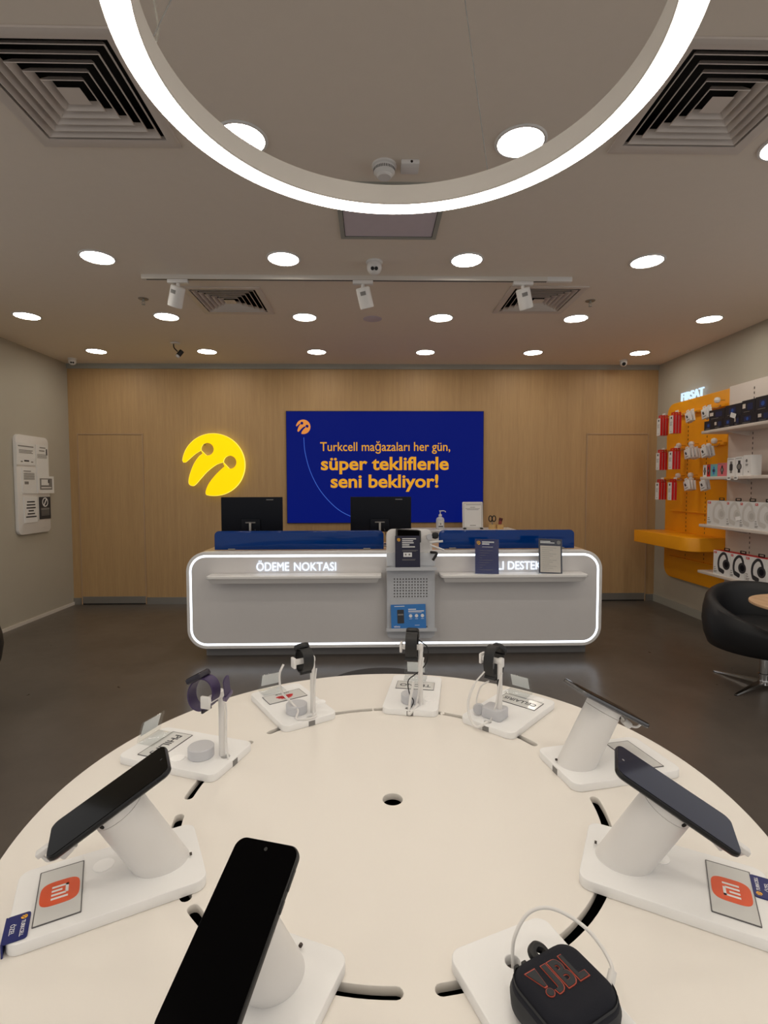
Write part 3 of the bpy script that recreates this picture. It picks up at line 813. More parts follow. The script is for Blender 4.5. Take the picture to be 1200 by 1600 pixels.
MB().cyl((0.0062, 0, 0.0885), (0.014, 0, 0.125), 0.021, 0.022, mat('maroon_cap', (86, 30, 34), 0.5), 18).build('cap', mk)

# ------------------------------------------------------------------ notice board on the left wall
nb = MB().slab(0.535, 1.05, 0.06, 0.0, 0.035, WHITEP, left_plane(0, 0, 0), 0.005).build('notice_board', None, (XL + 0.001, 5.675, 1.478))
tag(nb, 'tall white rounded notice board on the left grey wall', 'notice board')
XB = XL + 0.0355
def notice(y0, y1, z0, z1, label, kind, off=0.0, th=0.008):
    t = thing('paper_notice', label, 'notice', (XB + off, (y0 + y1) / 2, z0), 0, 'papers on the notice board')
    W, Hh = y1 - y0, z1 - z0
    M = left_plane(0, 0, 0)
    MB().box(-W / 2, W / 2, 0, Hh, 0, th, INK if kind == 'black' else PAPERB, M).build('sheet', t)
    b = MB(); M = M @ Matrix.Translation((0, 0, th))
    if kind == 'letter':
        bars(b, M, [(-W * 0.42, W * 0.40, Hh * 0.86)], INKG, 0.012)
        bars(b, M, [(-W * 0.38, W * 0.36 - 0.02 * (k % 2), Hh * (0.68 - 0.06 * k)) for k in range(3)], INKG, 0.008)
        bars(b, M, [(-W * 0.12, W * 0.14, Hh * 0.2)], INK, 0.016); bars(b, M, [(-W * 0.3, -W * 0.2, Hh * 0.16), (W * 0.25, W * 0.36, Hh * 0.16)], INKG, 0.012)
    elif kind == 'form':
        bars(b, M, [(-W * 0.2, W * 0.3, Hh * 0.92), (-W * 0.25, W * 0.2, Hh * 0.82)], INKG, 0.012)
        bars(b, M, [(-W * 0.42, W * 0.40, Hh * (0.70 - 0.035 * k)) for k in range(4)], INKG, 0.006)
        bars(b, M, [(W * 0.34, W * 0.44, Hh * 0.79)], INK, 0.07)
    elif kind == 'text':
        bars(b, M, [(-W * 0.4, W * 0.15, Hh * 0.88)], INKG, 0.010)
        bars(b, M, [(-W * 0.4, W * 0.42, Hh * (0.80 - 0.04 * k)) for k in range(7)], INKG, 0.006)
        bars(b, M, [(-W * 0.35, -W * 0.05, Hh * 0.42)], INKG, 0.03)
    elif kind == 'plan':
        b.mesh(flat([rrect(W * 0.76, Hh * 0.66, 0.002), rrect(W * 0.46, Hh * 0.34, 0.002, 0, 6, -W * 0.06, Hh * 0.1)], 0, 0.0008), INKG, M @ Matrix.Translation((0, Hh * 0.54, 0)))
        b.box(W * 0.12, W * 0.2, Hh * 0.6, Hh * 0.8, 0.0008, 0.0014, INK, M); b.box(-W * 0.3, W * 0.32, Hh * 0.3, Hh * 0.36, 0.0008, 0.0014, PAPERB, M)
    elif kind == 'rules':
        for k, f in enumerate((0.30, 0.33, 0.35, 0.2, 0.28, 0.40)):
            bars(b, M, [(-W * f, W * f, Hh * (0.82 - 0.118 * k))], INK, 0.014)
    else:
        r = W * 0.27
        b.mesh(flat([circ(r, 28), circ(r * 0.78, 28)], 0, 0.0008), INKW, M @ Matrix.Translation((0, Hh * 0.76, 0)))
        b.box(-0.008, 0.008, -r * 0.8, r * 0.8, 0, 0.0008, INKW, M @ Matrix.Translation((0, Hh * 0.76, 0)) @ Matrix.Rotation(-0.6, 4, 'Z'))
        bars(b, M, [(-W * 0.38, W * 0.36, Hh * 0.48), (-W * 0.38, W * 0.36, Hh * 0.43)], INKG, 0.012)
        bars(b, M, [(-W * 0.36, W * 0.36, Hh * (0.36 - 0.06 * k)) for k in range(4)], INKG, 0.007)
    b.build('print', t)
notice(5.405, 5.70, 1.685, 1.915, 'white letter sheet at the top left of the notice board', 'letter', 0.0)
notice(5.715, 5.915, 1.57, 1.915, 'white printed form at the top right of the notice board', 'form')
notice(5.480, 5.69, 1.385, 1.655, 'white text sheet at the middle left of the notice board', 'text')
notice(5.715, 6.000, 1.385, 1.575, 'small framed plan sticking out past the right edge of the notice board', 'plan', 0.0, 0.014)
notice(5.495, 5.705, 1.075, 1.345, 'white sheet with six bold lines at the lower left of the board', 'rules')
notice(5.745, 5.935, 1.10, 1.345, 'black sheet with a round emblem at the lower right of the board', 'black')

# ------------------------------------------------------------------ yellow display panel and white shelving on the right wall
PX = 3.50
PY0, PY1, PZ0, PZ1 = 5.035, 6.105, 0.385, 2.405
yp = thing('display_fixture', 'tall yellow display panel with a ledge on the right wall', 'display panel', (XR, (PY0 + PY1) / 2, 0))
pw, ph = PY1 - PY0, PZ1 - PZ0
M = right_plane(0, 0, (PZ0 + PZ1) / 2)
MB().slab(pw, ph, 0.13, 0.0, 0.052, YELLOW, M, 0.004, 8, corners=(0, 0, 1, 1)).build('back_panel', yp)
def yl(y):                      # world y -> panel-local y
    return y - (PY0 + PY1) / 2
sl = MB()
for yy in (5.36, 5.686):
    z = 0.62
    while z < 2.30:
        if not 0.80 < z < 0.94:
            sl.box(-0.0535, -0.0515, yl(yy) - 0.004, yl(yy) + 0.004, z, z + 0.022, SLOTD)
        z += 0.046
sl.build('slot_holes', yp)
MB().slab(pw - 0.005, 0.37, 0.15, 0.790, 0.928, YELLOW, basis((-0.052 - 0.185, 0, 0), (0, -1, 0), (1, 0, 0), (0, 0, 1)), 0.004, 8, corners=(1, 0, 0, 0)).build('ledge', yp)
for zz, nm in ((1.158, 'lip'), (0.625, 'lip')):
    MB().box(-0.075, -0.0525, -pw / 2 + 0.05, pw / 2 - 0.14, zz, zz + 0.012, YELLOW, b=0.002).build(nm, yp)
rows = [2.225, 1.843, 1.512]
for zz in rows:
    MB().box(-0.085, -0.0525, -pw / 2 + 0.02, pw / 2 - 0.02, zz + 0.012, zz + 0.042, YELLOW, b=0.003).build('hook_rail', yp)
hook_y = [5.735, 5.490, 5.380, 5.110]
hook_len = [0.245, 0.245, 0.145, 0.145]
def hook(yy, zz, ln=0.30):
    h = MB().tube([(-0.084, yl(yy), zz + 0.027), (-0.10, yl(yy), zz + 0.010), (-0.12, yl(yy), zz), (-0.055 - ln, yl(yy), zz)], 0.0035, CHROME, 8, 3).build('hook', yp)
    MB().box(-0.060 - ln, -0.055 - ln, yl(yy) - 0.026, yl(yy) + 0.026, zz - 0.004, zz + 0.032, WHITEP, b=0.0015).build('price_tag', h)
    return h
for zz in rows:
    for yy, ln in zip(hook_y, hook_len):
        hook(yy, zz, ln)
for yy, zz in ((5.10, 2.30), (5.13, 1.90), (5.50, 1.90), (5.73, 1.90), (5.50, 1.565), (5.73, 1.565)):
    h = MB().tube([(-0.0525, yl(yy), zz), (-0.12, yl(yy), zz)], 0.004, CHROME, 8, 0).build('hook', yp)
    MB().lathe([(0, -0.03), (0.022, -0.024), (0.030, 0.0), (0.022, 0.024), (0, 0.03)], WHITEP, 18, Matrix.Translation((-0.13, yl(yy), zz)), caps=False).build('knob', h)

fs = MB().mesh(text('FIRSAT', 0.395, 0.092, 0.018, 0.012), LETB, right_plane(0, 0, 0)).build('sign_letters', None, (PX + 0.02, 5.645, 2.453))
tag(fs, 'glowing white FIRSAT letters standing above the yellow panel', 'sign')

def red_pack(name, label):
    t = thing(name, label, 'packet', (0, 0, 0), 0, 'red packs on the yellow panel hooks')
    b = MB().box(0.0, 0.026, -0.036, 0.036, 0.0, 0.19, REDP).box(-0.0008, 0.0, -0.036, 0.036, 0.0, 0.19, PAPERB)
    M = right_plane(-0.0009, 0, 0)
    b.box(-0.010, 0.012, 0.155, 0.175, 0, 0.0006, INK, M)
    bars(b, M, [(-0.022, 0.018, 0.12), (-0.022, 0.01, 0.105), (-0.022, 0.014, 0.09), (-0.012, 0.008, 0.02)], INKG, 0.005)
    b.build('carton', t)
    MB().mesh(flat([rrect(0.072, 0.036, 0.004, 0, 4), rrect(0.026, 0.008, 0.0035, 0, 4, 0, 0.0)], 0, 0.0012), REDP, right_plane(0.02, 0, 0.208)).build('hang_tab', t)
    return t
rp = None
for r, (zz, rn) in enumerate(zip(rows, ('top', 'middle', 'bottom'))):
    for c in range(2):
        n = 2 if (r == 2 and c == 1) else 3
        for k in range(n):
            lab = '%s red and white pack on the %s of two red hooks in the %s row' % (('front', 'second' if n == 3 else 'rear', 'rear')[k], ('left', 'right')[c], rn)
            x = PX - 0.305 + 0.031 * k
            loc = (x, hook_y[c], zz - 0.214)
            if rp is None:
                rp = red_pack('red_packet', lab); rp.location = loc
            else:
                dup(rp, loc, 0, lab)

def white_pack(label):
    t = thing('small_packet', label, 'packet', (0, 0, 0), 0, 'small white packets on the yellow panel hooks')
    b = MB().box(0.0, 0.016, -0.044, 0.044, -0.112, -0.012, PAPERB, b=0.002)
    M = right_plane(-0.0002, 0, 0)
    b.slab(0.022, 0.034, 0.006, 0, 0.0006, INK, M @ Matrix.Translation((-0.012, -0.055, 0)) @ Matrix.Rotation(0.5, 4, 'Z'))
    b.box(-0.024, 0.024, -0.094, -0.086, 0, 0.0006, INKG, M)
    b.build('pack', t)
    MB().mesh(flat([rrect(0.05, 0.034, 0.004, 0, 4), rrect(0.02, 0.008, 0.0035, 0, 4)], 0, 0.0012), PAPERB, right_plane(0.008, 0, -0.001)).build('hang_tab', t)
    return t
wp = None
for r, (zz, rn) in enumerate(zip(rows, ('top', 'middle', 'bottom'))):
    for c in (2, 3):
        n = (2, 4, 3)[r] - (c - 2) * (1 if r else 0)
        for k in range(n):
            lab = '%s small white packet on the %s white-packet hook in the %s row' % (('front', 'second', 'third', 'rearmost')[k], ('left', 'right')[c - 2], rn)
            loc = (PX - 0.205 + 0.034 * k, hook_y[c], zz + 0.003)
            tl = random.uniform(-0.30, -0.12)
            if wp is None:
                wp = white_pack(lab); wp.location = loc; wp.rotation_euler.x = tl
            else:
                q = dup(wp, loc, 0, lab); q.rotation_euler.x = tl

wpn = thing('shelving_panel', 'white wall shelving panel beside the yellow display panel', 'shelving', (XR, 4.26, 0))
MB().box(-0.055, 0, -0.77, 0.772, 0.36, 2.42, SHELFM, b=0.003).build('back_panel', wpn)
sl = MB()
for yy in (4.701, 4.2):
    z = 0.45
    while z < 2.38:
        sl.box(-0.0565, -0.0545, yy - 4.26 - 0.004, yy - 4.26 + 0.004, z, z + 0.022, SLOTW)
        z += 0.046
sl.build('slot_holes', wpn)
SH = [('top', 1.985), ('second', 1.538), ('third', 1.074), ('bottom', 0.617)]
for nm, zz in SH:
    t = thing('wall_shelf', 'white wall shelf, %s of the four right of the yellow panel' % nm, 'shelf', (PX, 4.26, zz), 0, 'white shelves on the right wall')
    MB().box(-0.272, -0.0005, -0.77, 0.772, -0.028, 0.0, SHELFM, b=0.004).build('board', t)
    MB().box(-0.268, -0.262, -0.76, 0.76, 0.0, 0.001, ACRYL).build('price_rail', t)
    for q in (0.485, -0.06):
        MB().loft([[(-0.25, q - 0.004, -0.0285), (-0.0005, q - 0.004, -0.0285), (-0.0005, q - 0.004, -0.075)], [(-0.25, q + 0.004, -0.0285), (-0.0005, q + 0.004, -0.0285), (-0.0005, q + 0.004, -0.075)]], SHELFM).build('bracket', t)

# dark boxes on the top shelf
def dark_box(y1, y0, z, h, d, k, label):
    t = thing('dark_carton', label, 'box', (PX - 0.262, (y0 + y1) / 2, z), 0, 'dark boxes on the top white shelf')
    w2 = (y1 - y0) / 2 - 0.002
    b = MB().box(0, d, -w2, w2, 0, h, BOXN)
    M = right_plane(-0.0002, 0, 0)
    b.slab(w2 * 0.8, h * 0.5, 0.01, 0, 0.0007, BOXB, M @ Matrix.Translation((w2 * (0.25 if k % 2 else -0.1), h * 0.5, 0)))
    b.box(-w2 * 0.9, -w2 * 0.45, h * 0.42, h * 0.75, 0, 0.0009, PAPER, M) if k % 2 else b.lathe([(0, 0), (h * 0.16, 0), (h * 0.16, 0.0012), (0, 0.0012)], BOXS, 14, M @ Matrix.Translation((-w2 * 0.1, h * 0.5, 0)), caps=False)
    bars(b, M, [(-w2 * 0.7, w2 * 0.2, h * 0.14)], INKG, 0.004)
    b.box(d * 0.2, d * 0.7, -w2 - 0.0007, -w2, h * 0.3, h * 0.7, BOXB)
    b.build('carton', t)
bz = 1.985
ys = [5.005, 4.859, 4.733, 4.588, 4.515, 4.309, 4.141]
nm6 = ['leftmost', 'second', 'third', 'fourth', 'fifth', 'rightmost']
for k in range(6):
    dark_box(ys[k], ys[k + 1], bz, 0.088, 0.17, k, '%s dark blue box of the lower row on the top white shelf' % nm6[k])
ys = [4.936, 4.709, 4.494, 4.334, 4.143]
for k in range(4):
    dark_box(ys[k], ys[k + 1], bz + 0.0885, (0.095, 0.105, 0.115, 0.12)[k], 0.16, k + 1, '%s dark blue box of the upper row on the top white shelf' % nm6[(0, 1, 2, 5)[k]])
st = MB().box(0, 0.002, -0.035, 0.035, 0, 0.042, PAPERB, Matrix.Rotation(0.35, 4, 'X')).build('price_card', None, (PX - 0.269, 4.60, bz + 0.075))
tag(st, 'small white price card stuck on the dark boxes', 'price card')

# watch boxes on the second shelf
def watch_box(y1, y0, h, col, dial, label):
    t = thing('watch_carton', label, 'box', (PX - 0.245, (y0 + y1) / 2, 1.538), 0, 'watch boxes on the second white shelf')
    w2 = (y1 - y0) / 2 - 0.0015
    b = MB().box(0, 0.09, -w2, w2, 0, h, col)
    M = right_plane(-0.0002, 0, 0)
    if dial == 'print':
        bars(b, M, [(-w2 * 0.5, w2 * 0.1, h * 0.72), (-w2 * 0.4, w2 * 0.2, h * 0.55), (-w2 * 0.4, w2 * 0.1, h * 0.5)], INKG, 0.006)
        b.box(-w2 * 0.3, -w2 * 0.05, h * 0.66, h * 0.8, 0, 0.0007, INK, M); b.box(w2 * 0.2, w2 * 0.4, h * 0.15, h * 0.22, 0, 0.0007, INKG, M)
    else:
        s = min(w2 * 0.9, h * 0.25)
        b.box(-s * 0.35, s * 0.35, h * 0.16, h * 0.8, 0, 0.0007, dial, M)
        if dial is INKG:
            b.slab(s * 1.0, s * 1.5, s * 0.3, 0, 0.0012, INK, M @ Matrix.Translation((0, h * 0.48, 0)))
        else:
            b.lathe([(0, 0), (s * 0.72, 0), (s * 0.72, 0.0012), (0, 0.0012)], dial, 20, M @ Matrix.Translation((0, h * 0.48, 0)), caps=False)
            b.lathe([(0, 0.0012), (s * 0.5, 0.0012), (s * 0.5, 0.0016), (0, 0.0016)], INKG if dial is INK else INK, 20, M @ Matrix.Translation((0, h * 0.48, 0)), caps=False)
        bars(b, M, [(-w2 * 0.8, w2 * 0.6, h * 0.92)], INKG, 0.004)
    b.build('carton', t)
yb_ = [5.030, 4.972, 4.919, 4.817, 4.685, 4.576, 4.479, 4.379]
for k, (h, col, dial, lab) in enumerate([(0.115, PAPERB, INK, 'small white box with a black watch, leftmost on the second shelf'),
        (0.120, REDP, INK, 'narrow red box with a dark watch on the second shelf'),
        (0.118, TEAL, SKY, 'pale teal box with a blue watch on the second shelf'),
        (0.125, PINK, INK, 'pink box with a dark round watch on the second shelf'),
        (0.165, PAPERB, INKG, 'tall white box with a grey square watch next to the pink box'),
        (0.170, PAPERB, INK, 'tall white box with a slim black watch on the second shelf'),
        (0.178, PAPERB, 'print', 'tall white box with small print only, rightmost on the second shelf')]):
    watch_box(yb_[k], yb_[k + 1], h, col, dial, lab)
for k, yy in enumerate((4.614, 4.527)):
    o = MB().slab(0.052, 0.036, 0.012, 0, 0.002, PAPERB, right_plane(0, 0, 0)).slab(0.03, 0.012, 0.003, 0.002, 0.0024, INKG, right_plane(0, 0, 0)).build('price_card', None, (PX - 0.2735, yy, 1.52))
    tag(o, ('left' if k == 0 else 'right') + ' of two small round price cards on the edge of the second shelf', 'price card')

# headphone boxes
def headphones(b, M, mt, mt2, s):
    pts = [(-0.30, -0.30), (-0.36, -0.05), (-0.30, 0.24), (-0.10, 0.44), (0.08, 0.44), (0.20, 0.26), (0.24, 0.0)]
    b.tube([M @ Vector((x * s, y * s, 0.0006)) for x, y in pts], 0.0, mt, 4, 1) if False else None
    P = smooth_path([Vector((x * s, y * s, 0)) for x, y in pts], 6)
    L, Rr = [], []
    for i, p in enumerate(P):
        tg = (P[min(i + 1, len(P) - 1)] - P[max(i - 1, 0)]).normalized(); n = Vector((-tg.y, tg.x, 0)) * 0.062 * s
        L.append(tuple(p + n)); Rr.append(tuple(p - n))
    V = [(x, y, 0.0004) for x, y, _ in L] + [(x, y, 0.0004) for x, y, _ in Rr]; k = len(L)
    b.add(V, [(i, i + 1, k + i + 1, k + i) for i in range(k - 1)], mt, M)
    b.slab(0.38 * s, 0.19 * s, 0.07 * s, 0, 0.0010, mt, M @ Matrix.Translation((-0.15 * s, -0.33 * s, 0)) @ Matrix.Rotation(-0.28, 4, 'Z'))
    b.lathe([(0, 0.0005), (0.23 * s, 0.0005), (0.23 * s, 0.0014), (0, 0.0014)], mt, 28, M @ Matrix.Translation((0.16 * s, -0.02 * s, 0)), caps=False)
    b.lathe([(0, 0.0014), (0.13 * s, 0.0014), (0.13 * s, 0.0019), (0, 0.0019)], mt2, 24, M @ Matrix.Translation((0.17 * s, -0.02 * s, 0)), caps=False)

PALE = mat('pale_print_grey', (208, 206, 203), 0.5)
PALE2 = mat('pale_print_grey_dark', (192, 190, 187), 0.5)
def phones_box(y1, y0, z, h, black, label, x=PX - 0.258):
    t = thing('headphone_carton', label, 'box', (x, (y0 + y1) / 2, z), 0, 'black headphone boxes on the bottom shelf' if black else 'white headphone boxes on the third shelf')
    w2 = (y1 - y0) / 2 - 0.0015
    b = MB().box(0, 0.085, -w2, w2, 0, h, PAPERB)
    if black:
        b.box(0.001, 0.085, -w2, w2, h, h + 0.001, REDP)
    M = right_plane(-0.0002, 0, 0)
    s = h * 0.92
    headphones(b, M @ Matrix.Translation((w2 * 0.28, h * 0.50, 0)) @ Matrix.Scale(min(1.0, 2 * w2 * 0.85 / (0.74 * s)), 4, (1, 0, 0)), INK if black else PALE, NAVYP if black else PALE2, s)
    b.box(-w2 * 0.93, -w2 * 0.6, h * 0.875, h * 0.96, 0, 0.0008, REDP, M)
    b.mesh(text('JBL', w2 * 0.26, h * 0.045, 0.0004, 0.01), INKW, M @ Matrix.Translation((-w2 * 0.765, h * 0.917, 0.0009)))
    bars(b, M, [(-w2 * 0.92, -w2 * 0.72, h * 0.30), (-w2 * 0.92, -w2 * 0.68, h * 0.22), (-w2 * 0.92, -w2 * 0.55, h * 0.14), (-w2 * 0.92, -w2 * 0.60, h * 0.09)], INKG, 0.006)
    b.build('carton', t)
    MB().mesh(flat([rrect(0.075, 0.03, 0.006, 0, 4), rrect(0.05, 0.012, 0.005, 0, 4, 0, 0.002)], 0, 0.002), BLKP, right_plane(0.05, 0, h + 0.014)).build('handle', t)
ys = [4.931, 4.659, 4.486, 4.310, 4.114]
for k in range(4):
    phones_box(ys[k], ys[k + 1], 1.074, 0.235, False, '%s of the white headphone boxes on the third white shelf' % ('leftmost', 'second from left', 'third from left', 'rightmost')[k])
ys = [4.819, 4.587, 4.399, 4.152]
for k in range(3):
    phones_box(ys[k], ys[k + 1], 0.617, 0.225, True, '%s box picturing black headphones on the bottom shelf' % ('left', 'middle', 'right')[k])
pc = MB().box(0, 0.002, -0.03, 0.03, 0, 0.035, GLOSSW, Matrix.Rotation(-0.2, 4, 'X')).build('price_card', None, (PX - 0.262, 4.50, 1.142))
tag(pc, 'small white price card on the third white headphone box', 'price card')

# ------------------------------------------------------------------ chairs, side table, pouf
def tub_chair(loc, rz, label):
    t = thing('tub_chair', label, 'chair', loc, rz, 'black tub chairs')
    n = 56
    def rim(a):
        c = (1 + cos(a)) / 2
        return 0.445 + 0.265 * c ** 0.55
    def ring_pts(fn):
        return [fn(2 * PI * k / n) for k in range(n)]
    L = []
    def pt(a, r, z):
        return (r * sin(a), r * cos(a), z)
    prof = [(0.10, 0.275, 0), (0.30, 0.278, 0), (0.352, 0.292, 0), (0.378, 0.36, 0.06), (0.393, 0.46, 0.32), (0.388, 0.53, 0.62), (0.372, 0.60, 0.87)]
    for r, z, f in prof:
        L.append(ring_pts(lambda a: pt(a, r, (1 - f) * z + f * (0.30 + (rim(a) - 0.30) * min(1, (z - 0.29) / 0.33)) if f else z)))
    for dr, dz in ((0.362, -0.012), (0.345, 0.0), (0.322, 0.0), (0.305, -0.014)):
        L.append(ring_pts(lambda a: pt(a, dr, rim(a) + dz)))
    L.append(ring_pts(lambda a: pt(a, 0.285, rim(a) - 0.06 if rim(a) > 0.52 else rim(a) - 0.02)))
    L.append(ring_pts(lambda a: pt(a, 0.272, 0.41)))
    MB().loft(L, LEATHER).build('shell', t, ang=60)
    MB().lathe([(0, 0.412), (0.255, 0.412), (0.268, 0.425), (0.266, 0.448), (0.235, 0.468), (0.12, 0.476), (0, 0.478)], LEATHER, 48, caps=False).build('seat_cushion', t)
    MB().cyl((0, 0, 0.05), (0, 0, 0.20), 0.027, 0.027, CHROME, 24).cyl((0, 0, 0.20), (0, 0, 0.2745), 0.018, 0.018, CHROME, 20).lathe([(0.027, 0.085), (0.034, 0.088), (0.034, 0.096), (0.027, 0.099)], CHROME, 24, caps=False).build('column', t)
    MB().cyl((0, 0, 0.02), (0, 0, 0.05), 0.036, 0.030, CHROME, 24).build('hub', t)
    for k in range(4):
        a = rad(44 + 90 * k)
        M = Matrix.Rotation(a, 4, 'Z')
        MB().loft([[(0.02, -0.022, 0.022), (0.02, 0.022, 0.022), (0.02, 0.022, 0.044), (0.02, -0.022, 0.044)],
                   [(0.18, -0.017, 0.014), (0.18, 0.017, 0.014), (0.18, 0.014, 0.030), (0.18, -0.014, 0.030)],
                   [(0.345, -0.010, 0.002), (0.345, 0.010, 0.002), (0.345, 0.008, 0.010), (0.345, -0.008, 0.010)]], CHROME, M).cyl((0.34, 0, 0.0), (0.34, 0, 0.004), 0.012, 0.012, BLKP, 12, M).build('foot', t)
    return t
tub_chair((2.815, 3.60, 0), rad(-18), 'black leather tub chair on a chrome star foot at the right wooden table')
tub_chair((-2.695, 3.10, 0), rad(60), 'black tub chair cut off by the left edge of the picture')
stb = thing('side_table', 'round table with a pale wooden top in front of the right tub chair', 'table', (2.62, 2.98, 0))
MB().lathe([(0, 0.722), (0.31, 0.722), (0.318, 0.726), (0.32, 0.733), (0.318, 0.740), (0, 0.741)], wood('table_oak', (190, 152, 116), (214, 178, 140), (30, 3, 30)), 64, caps=False).build('tabletop', stb)
MB().cyl((0, 0, 0.02), (0, 0, 0.7215), 0.03, 0.03, CHROME, 24).build('column', stb)
MB().lathe([(0, 0), (0.17, 0), (0.17, 0.008), (0.04, 0.02), (0, 0.02)], CHROME, 40, caps=False).build('base', stb)
pf = thing('round_pouf', 'round charcoal pouf just visible behind the white display table', 'pouf', (0.05, 2.515, 0))
MB().lathe([(0, 0.05), (0.30, 0.05), (0.318, 0.07), (0.322, 0.25), (0.320, 0.425), (0.305, 0.445), (0.28, 0.45), (0, 0.452)], CHARC, 64, caps=False).build('cushion', pf)
MB().lathe([(0, 0), (0.27, 0), (0.27, 0.0495), (0, 0.0495)], BLKP, 48, caps=False).build('base', pf)

# ------------------------------------------------------------------ the round display table
TX, TY, TZ = 0.03, 0.889, 0.90
tbl = thing('display_table', 'big round white display table with curved cable slots and centre hole', 'table', (TX, TY, 0))
TR = 0.598
def slot(a0, a1, r=0.357, hw=0.0075, n=20):
    out = []
    a0, a1 = rad(a0), rad(a1)
    for k in range(n + 1):
        a = a0 + (a1 - a0) * k / n; out.append(((r + hw) * cos(a), (r + hw) * sin(a)))
    for k in range(1, 6):
        q = a1 + PI * k / 6 - 0; out.append((r * cos(a1) + hw * cos(q), r * sin(a1) + hw * sin(q)))
    for k in range(n + 1):
        a = a1 + (a0 - a1) * k / n; out.append(((r - hw) * cos(a), (r - hw) * sin(a)))
    for k in range(1, 6):
        q = a0 + PI + PI * k / 6; out.append((r * cos(a0) + hw * cos(q), r * sin(a0) + hw * sin(q)))
    return out
pol = [circ(TR, 160), circ(0.0175, 32, 0.003, -0.010)]
for a0, a1 in ((28, 67), (68, 94.0), (96, 137), (146, 179), (188, 218), (222, 269), (277, 324), (-31, -3)):
    pol.append(slot(a0 + (1.5 if a0 in (28,) else 0), a1))
MB().mesh(flat(pol, TZ - 0.012, TZ, 0.001), WHITE).build('tabletop', tbl)
MB().lathe([(TR - 0.004, TZ - 0.0125), (TR + 0.001, TZ - 0.0125), (TR + 0.001, TZ - 0.055), (TR - 0.004, TZ - 0.055), (TR - 0.004, TZ - 0.0125)], WHITE, 160, caps=False).build('edge_band', tbl)
MB().lathe([(0, TZ - 0.085), (TR - 0.006, TZ - 0.085), (TR - 0.006, TZ - 0.0845), (0, TZ - 0.0845)], BLACK, 96, caps=False).lathe([(TR - 0.006, TZ - 0.084), (TR - 0.005, TZ - 0.055), (TR - 0.012, TZ - 0.055)], WHITE, 96, caps=False).build('cable_tray', tbl)
MB().lathe([(0.0, TZ - 0.0855), (0.17, TZ - 0.0855), (0.16, 0.06), (0.0, 0.06)], WHITE, 64, caps=False).build('pedestal', tbl)
MB().lathe([(0, 0), (0.40, 0), (0.40, 0.03), (0.38, 0.0595), (0, 0.0595)], WHITE, 64, caps=False).build('base', tbl)
b = MB()
for q in ((0.109, 0.385), ):
    b.lathe([(0, 0), (0.0018, 0), (0.0015, 0.0012), (0, 0.0012)], DARKLINE, 10, Matrix.Translation((q[0], q[1], TZ)), caps=False)
b.build('screw', tbl)

UC = 0.435                      # plate centre, distance from the table's centre
PT = 0.015                      # plate thickness
ZP = TZ + PT
LOCAL_TXT = ((0, 1, 0), (-1, 0, 0), (0, 0, 1))
def ploc(a):
    return (TX + UC * cos(rad(a)), TY + UC * sin(rad(a)), TZ)
def station(name, a, label, cat, sign, hole=None, u_sign=0.478, disc=None, tagpos=None):
    """white display plate in local axes: x outwards from the table's centre, y sideways; signs read from outside"""
    t = thing(name, label, cat, ploc(a), rad(a))
    w2, u0, u1 = 0.0675, 0.322 - UC, 0.549 - UC
    out = rrect(u1 - u0, 2 * w2, 0.016, 0, 6, (u0 + u1) / 2, 0)
    pol = [out]
    if hole:
        pol.append(circ(0.0085, 20, hole[0] - UC, hole[1]))
    pl = MB().mesh(flat(pol, 0.0004, PT, 0.0012), PLATEW).build('base_plate', t)
    if hole:
        MB().lathe([(0, 0.003), (0.0084, 0.003), (0.0084, 0.0034), (0, 0.0034)], SLOTW, 20, Matrix.Translation((hole[0] - UC, hole[1], 0)), caps=False).build('cable_hole', pl)
    if hole or name == 'phone_stand' and sign and not tagpos:
        MB().box(u0 - 0.0004, u0 + 0.002, -0.009, 0.007, 0.0006, PT - 0.003, INKG).build('cable_notch', pl)
    if sign:
        us = u_sign - UC
        sg = MB().box(us, us + 0.051, -0.05, 0.05, PT, PT + 0.0012, GREYT)
        M = basis((us + 0.0255, 0, PT + 0.0012), *LOCAL_TXT)
        sg.mesh(flat([rrect(0.1012, 0.0522, 0.001, 0, 2), rrect(0.0988, 0.0498, 0.001, 0, 2)], -0.001, 0.0002), DARKLINE, M)
        sign(sg, M)
        sg.build('name_plate', t)
    if disc:
        MB().lathe([(0, PT), (0.0135, PT), (0.0135, PT + 0.0009), (0, PT + 0.0009)], GLOSSW, 32, Matrix.Translation((disc[0] - UC, disc[1], 0)), caps=False).build('sticker', t)
    if tagpos:
        v0, ut = tagpos
        M = basis((ut - UC, v0, PT), *LOCAL_TXT)
        tg = MB().slab(0.043, 0.024, 0.004, 0.0003, 0.0018, NAVY, M, corners=(0, 1, 1, 0))
        tg.box(-0.0215, 0.0215, -0.0138, -0.012, -0.0155, 0.0018, NAVY, M)
        tg.mesh(text('TURKCELL', 0.026, 0.0042, 0.0002, 0.01), INKW, M @ Matrix.Translation((0.004, 0.0055, 0.0018)))
        tg.mesh(text('ÖZEL', 0.017, 0.0062, 0.0002, 0.0), INKW, M @ Matrix.Translation((0.002, -0.0045, 0.0018)))
        tg.mesh(flat([scaled(EMB, 0.0035)], 0.0018, 0.002), AMBER, M @ Matrix.Translation((-0.0145, 0.0055, 0)))
        tg.build('corner_tag', t)
    return t

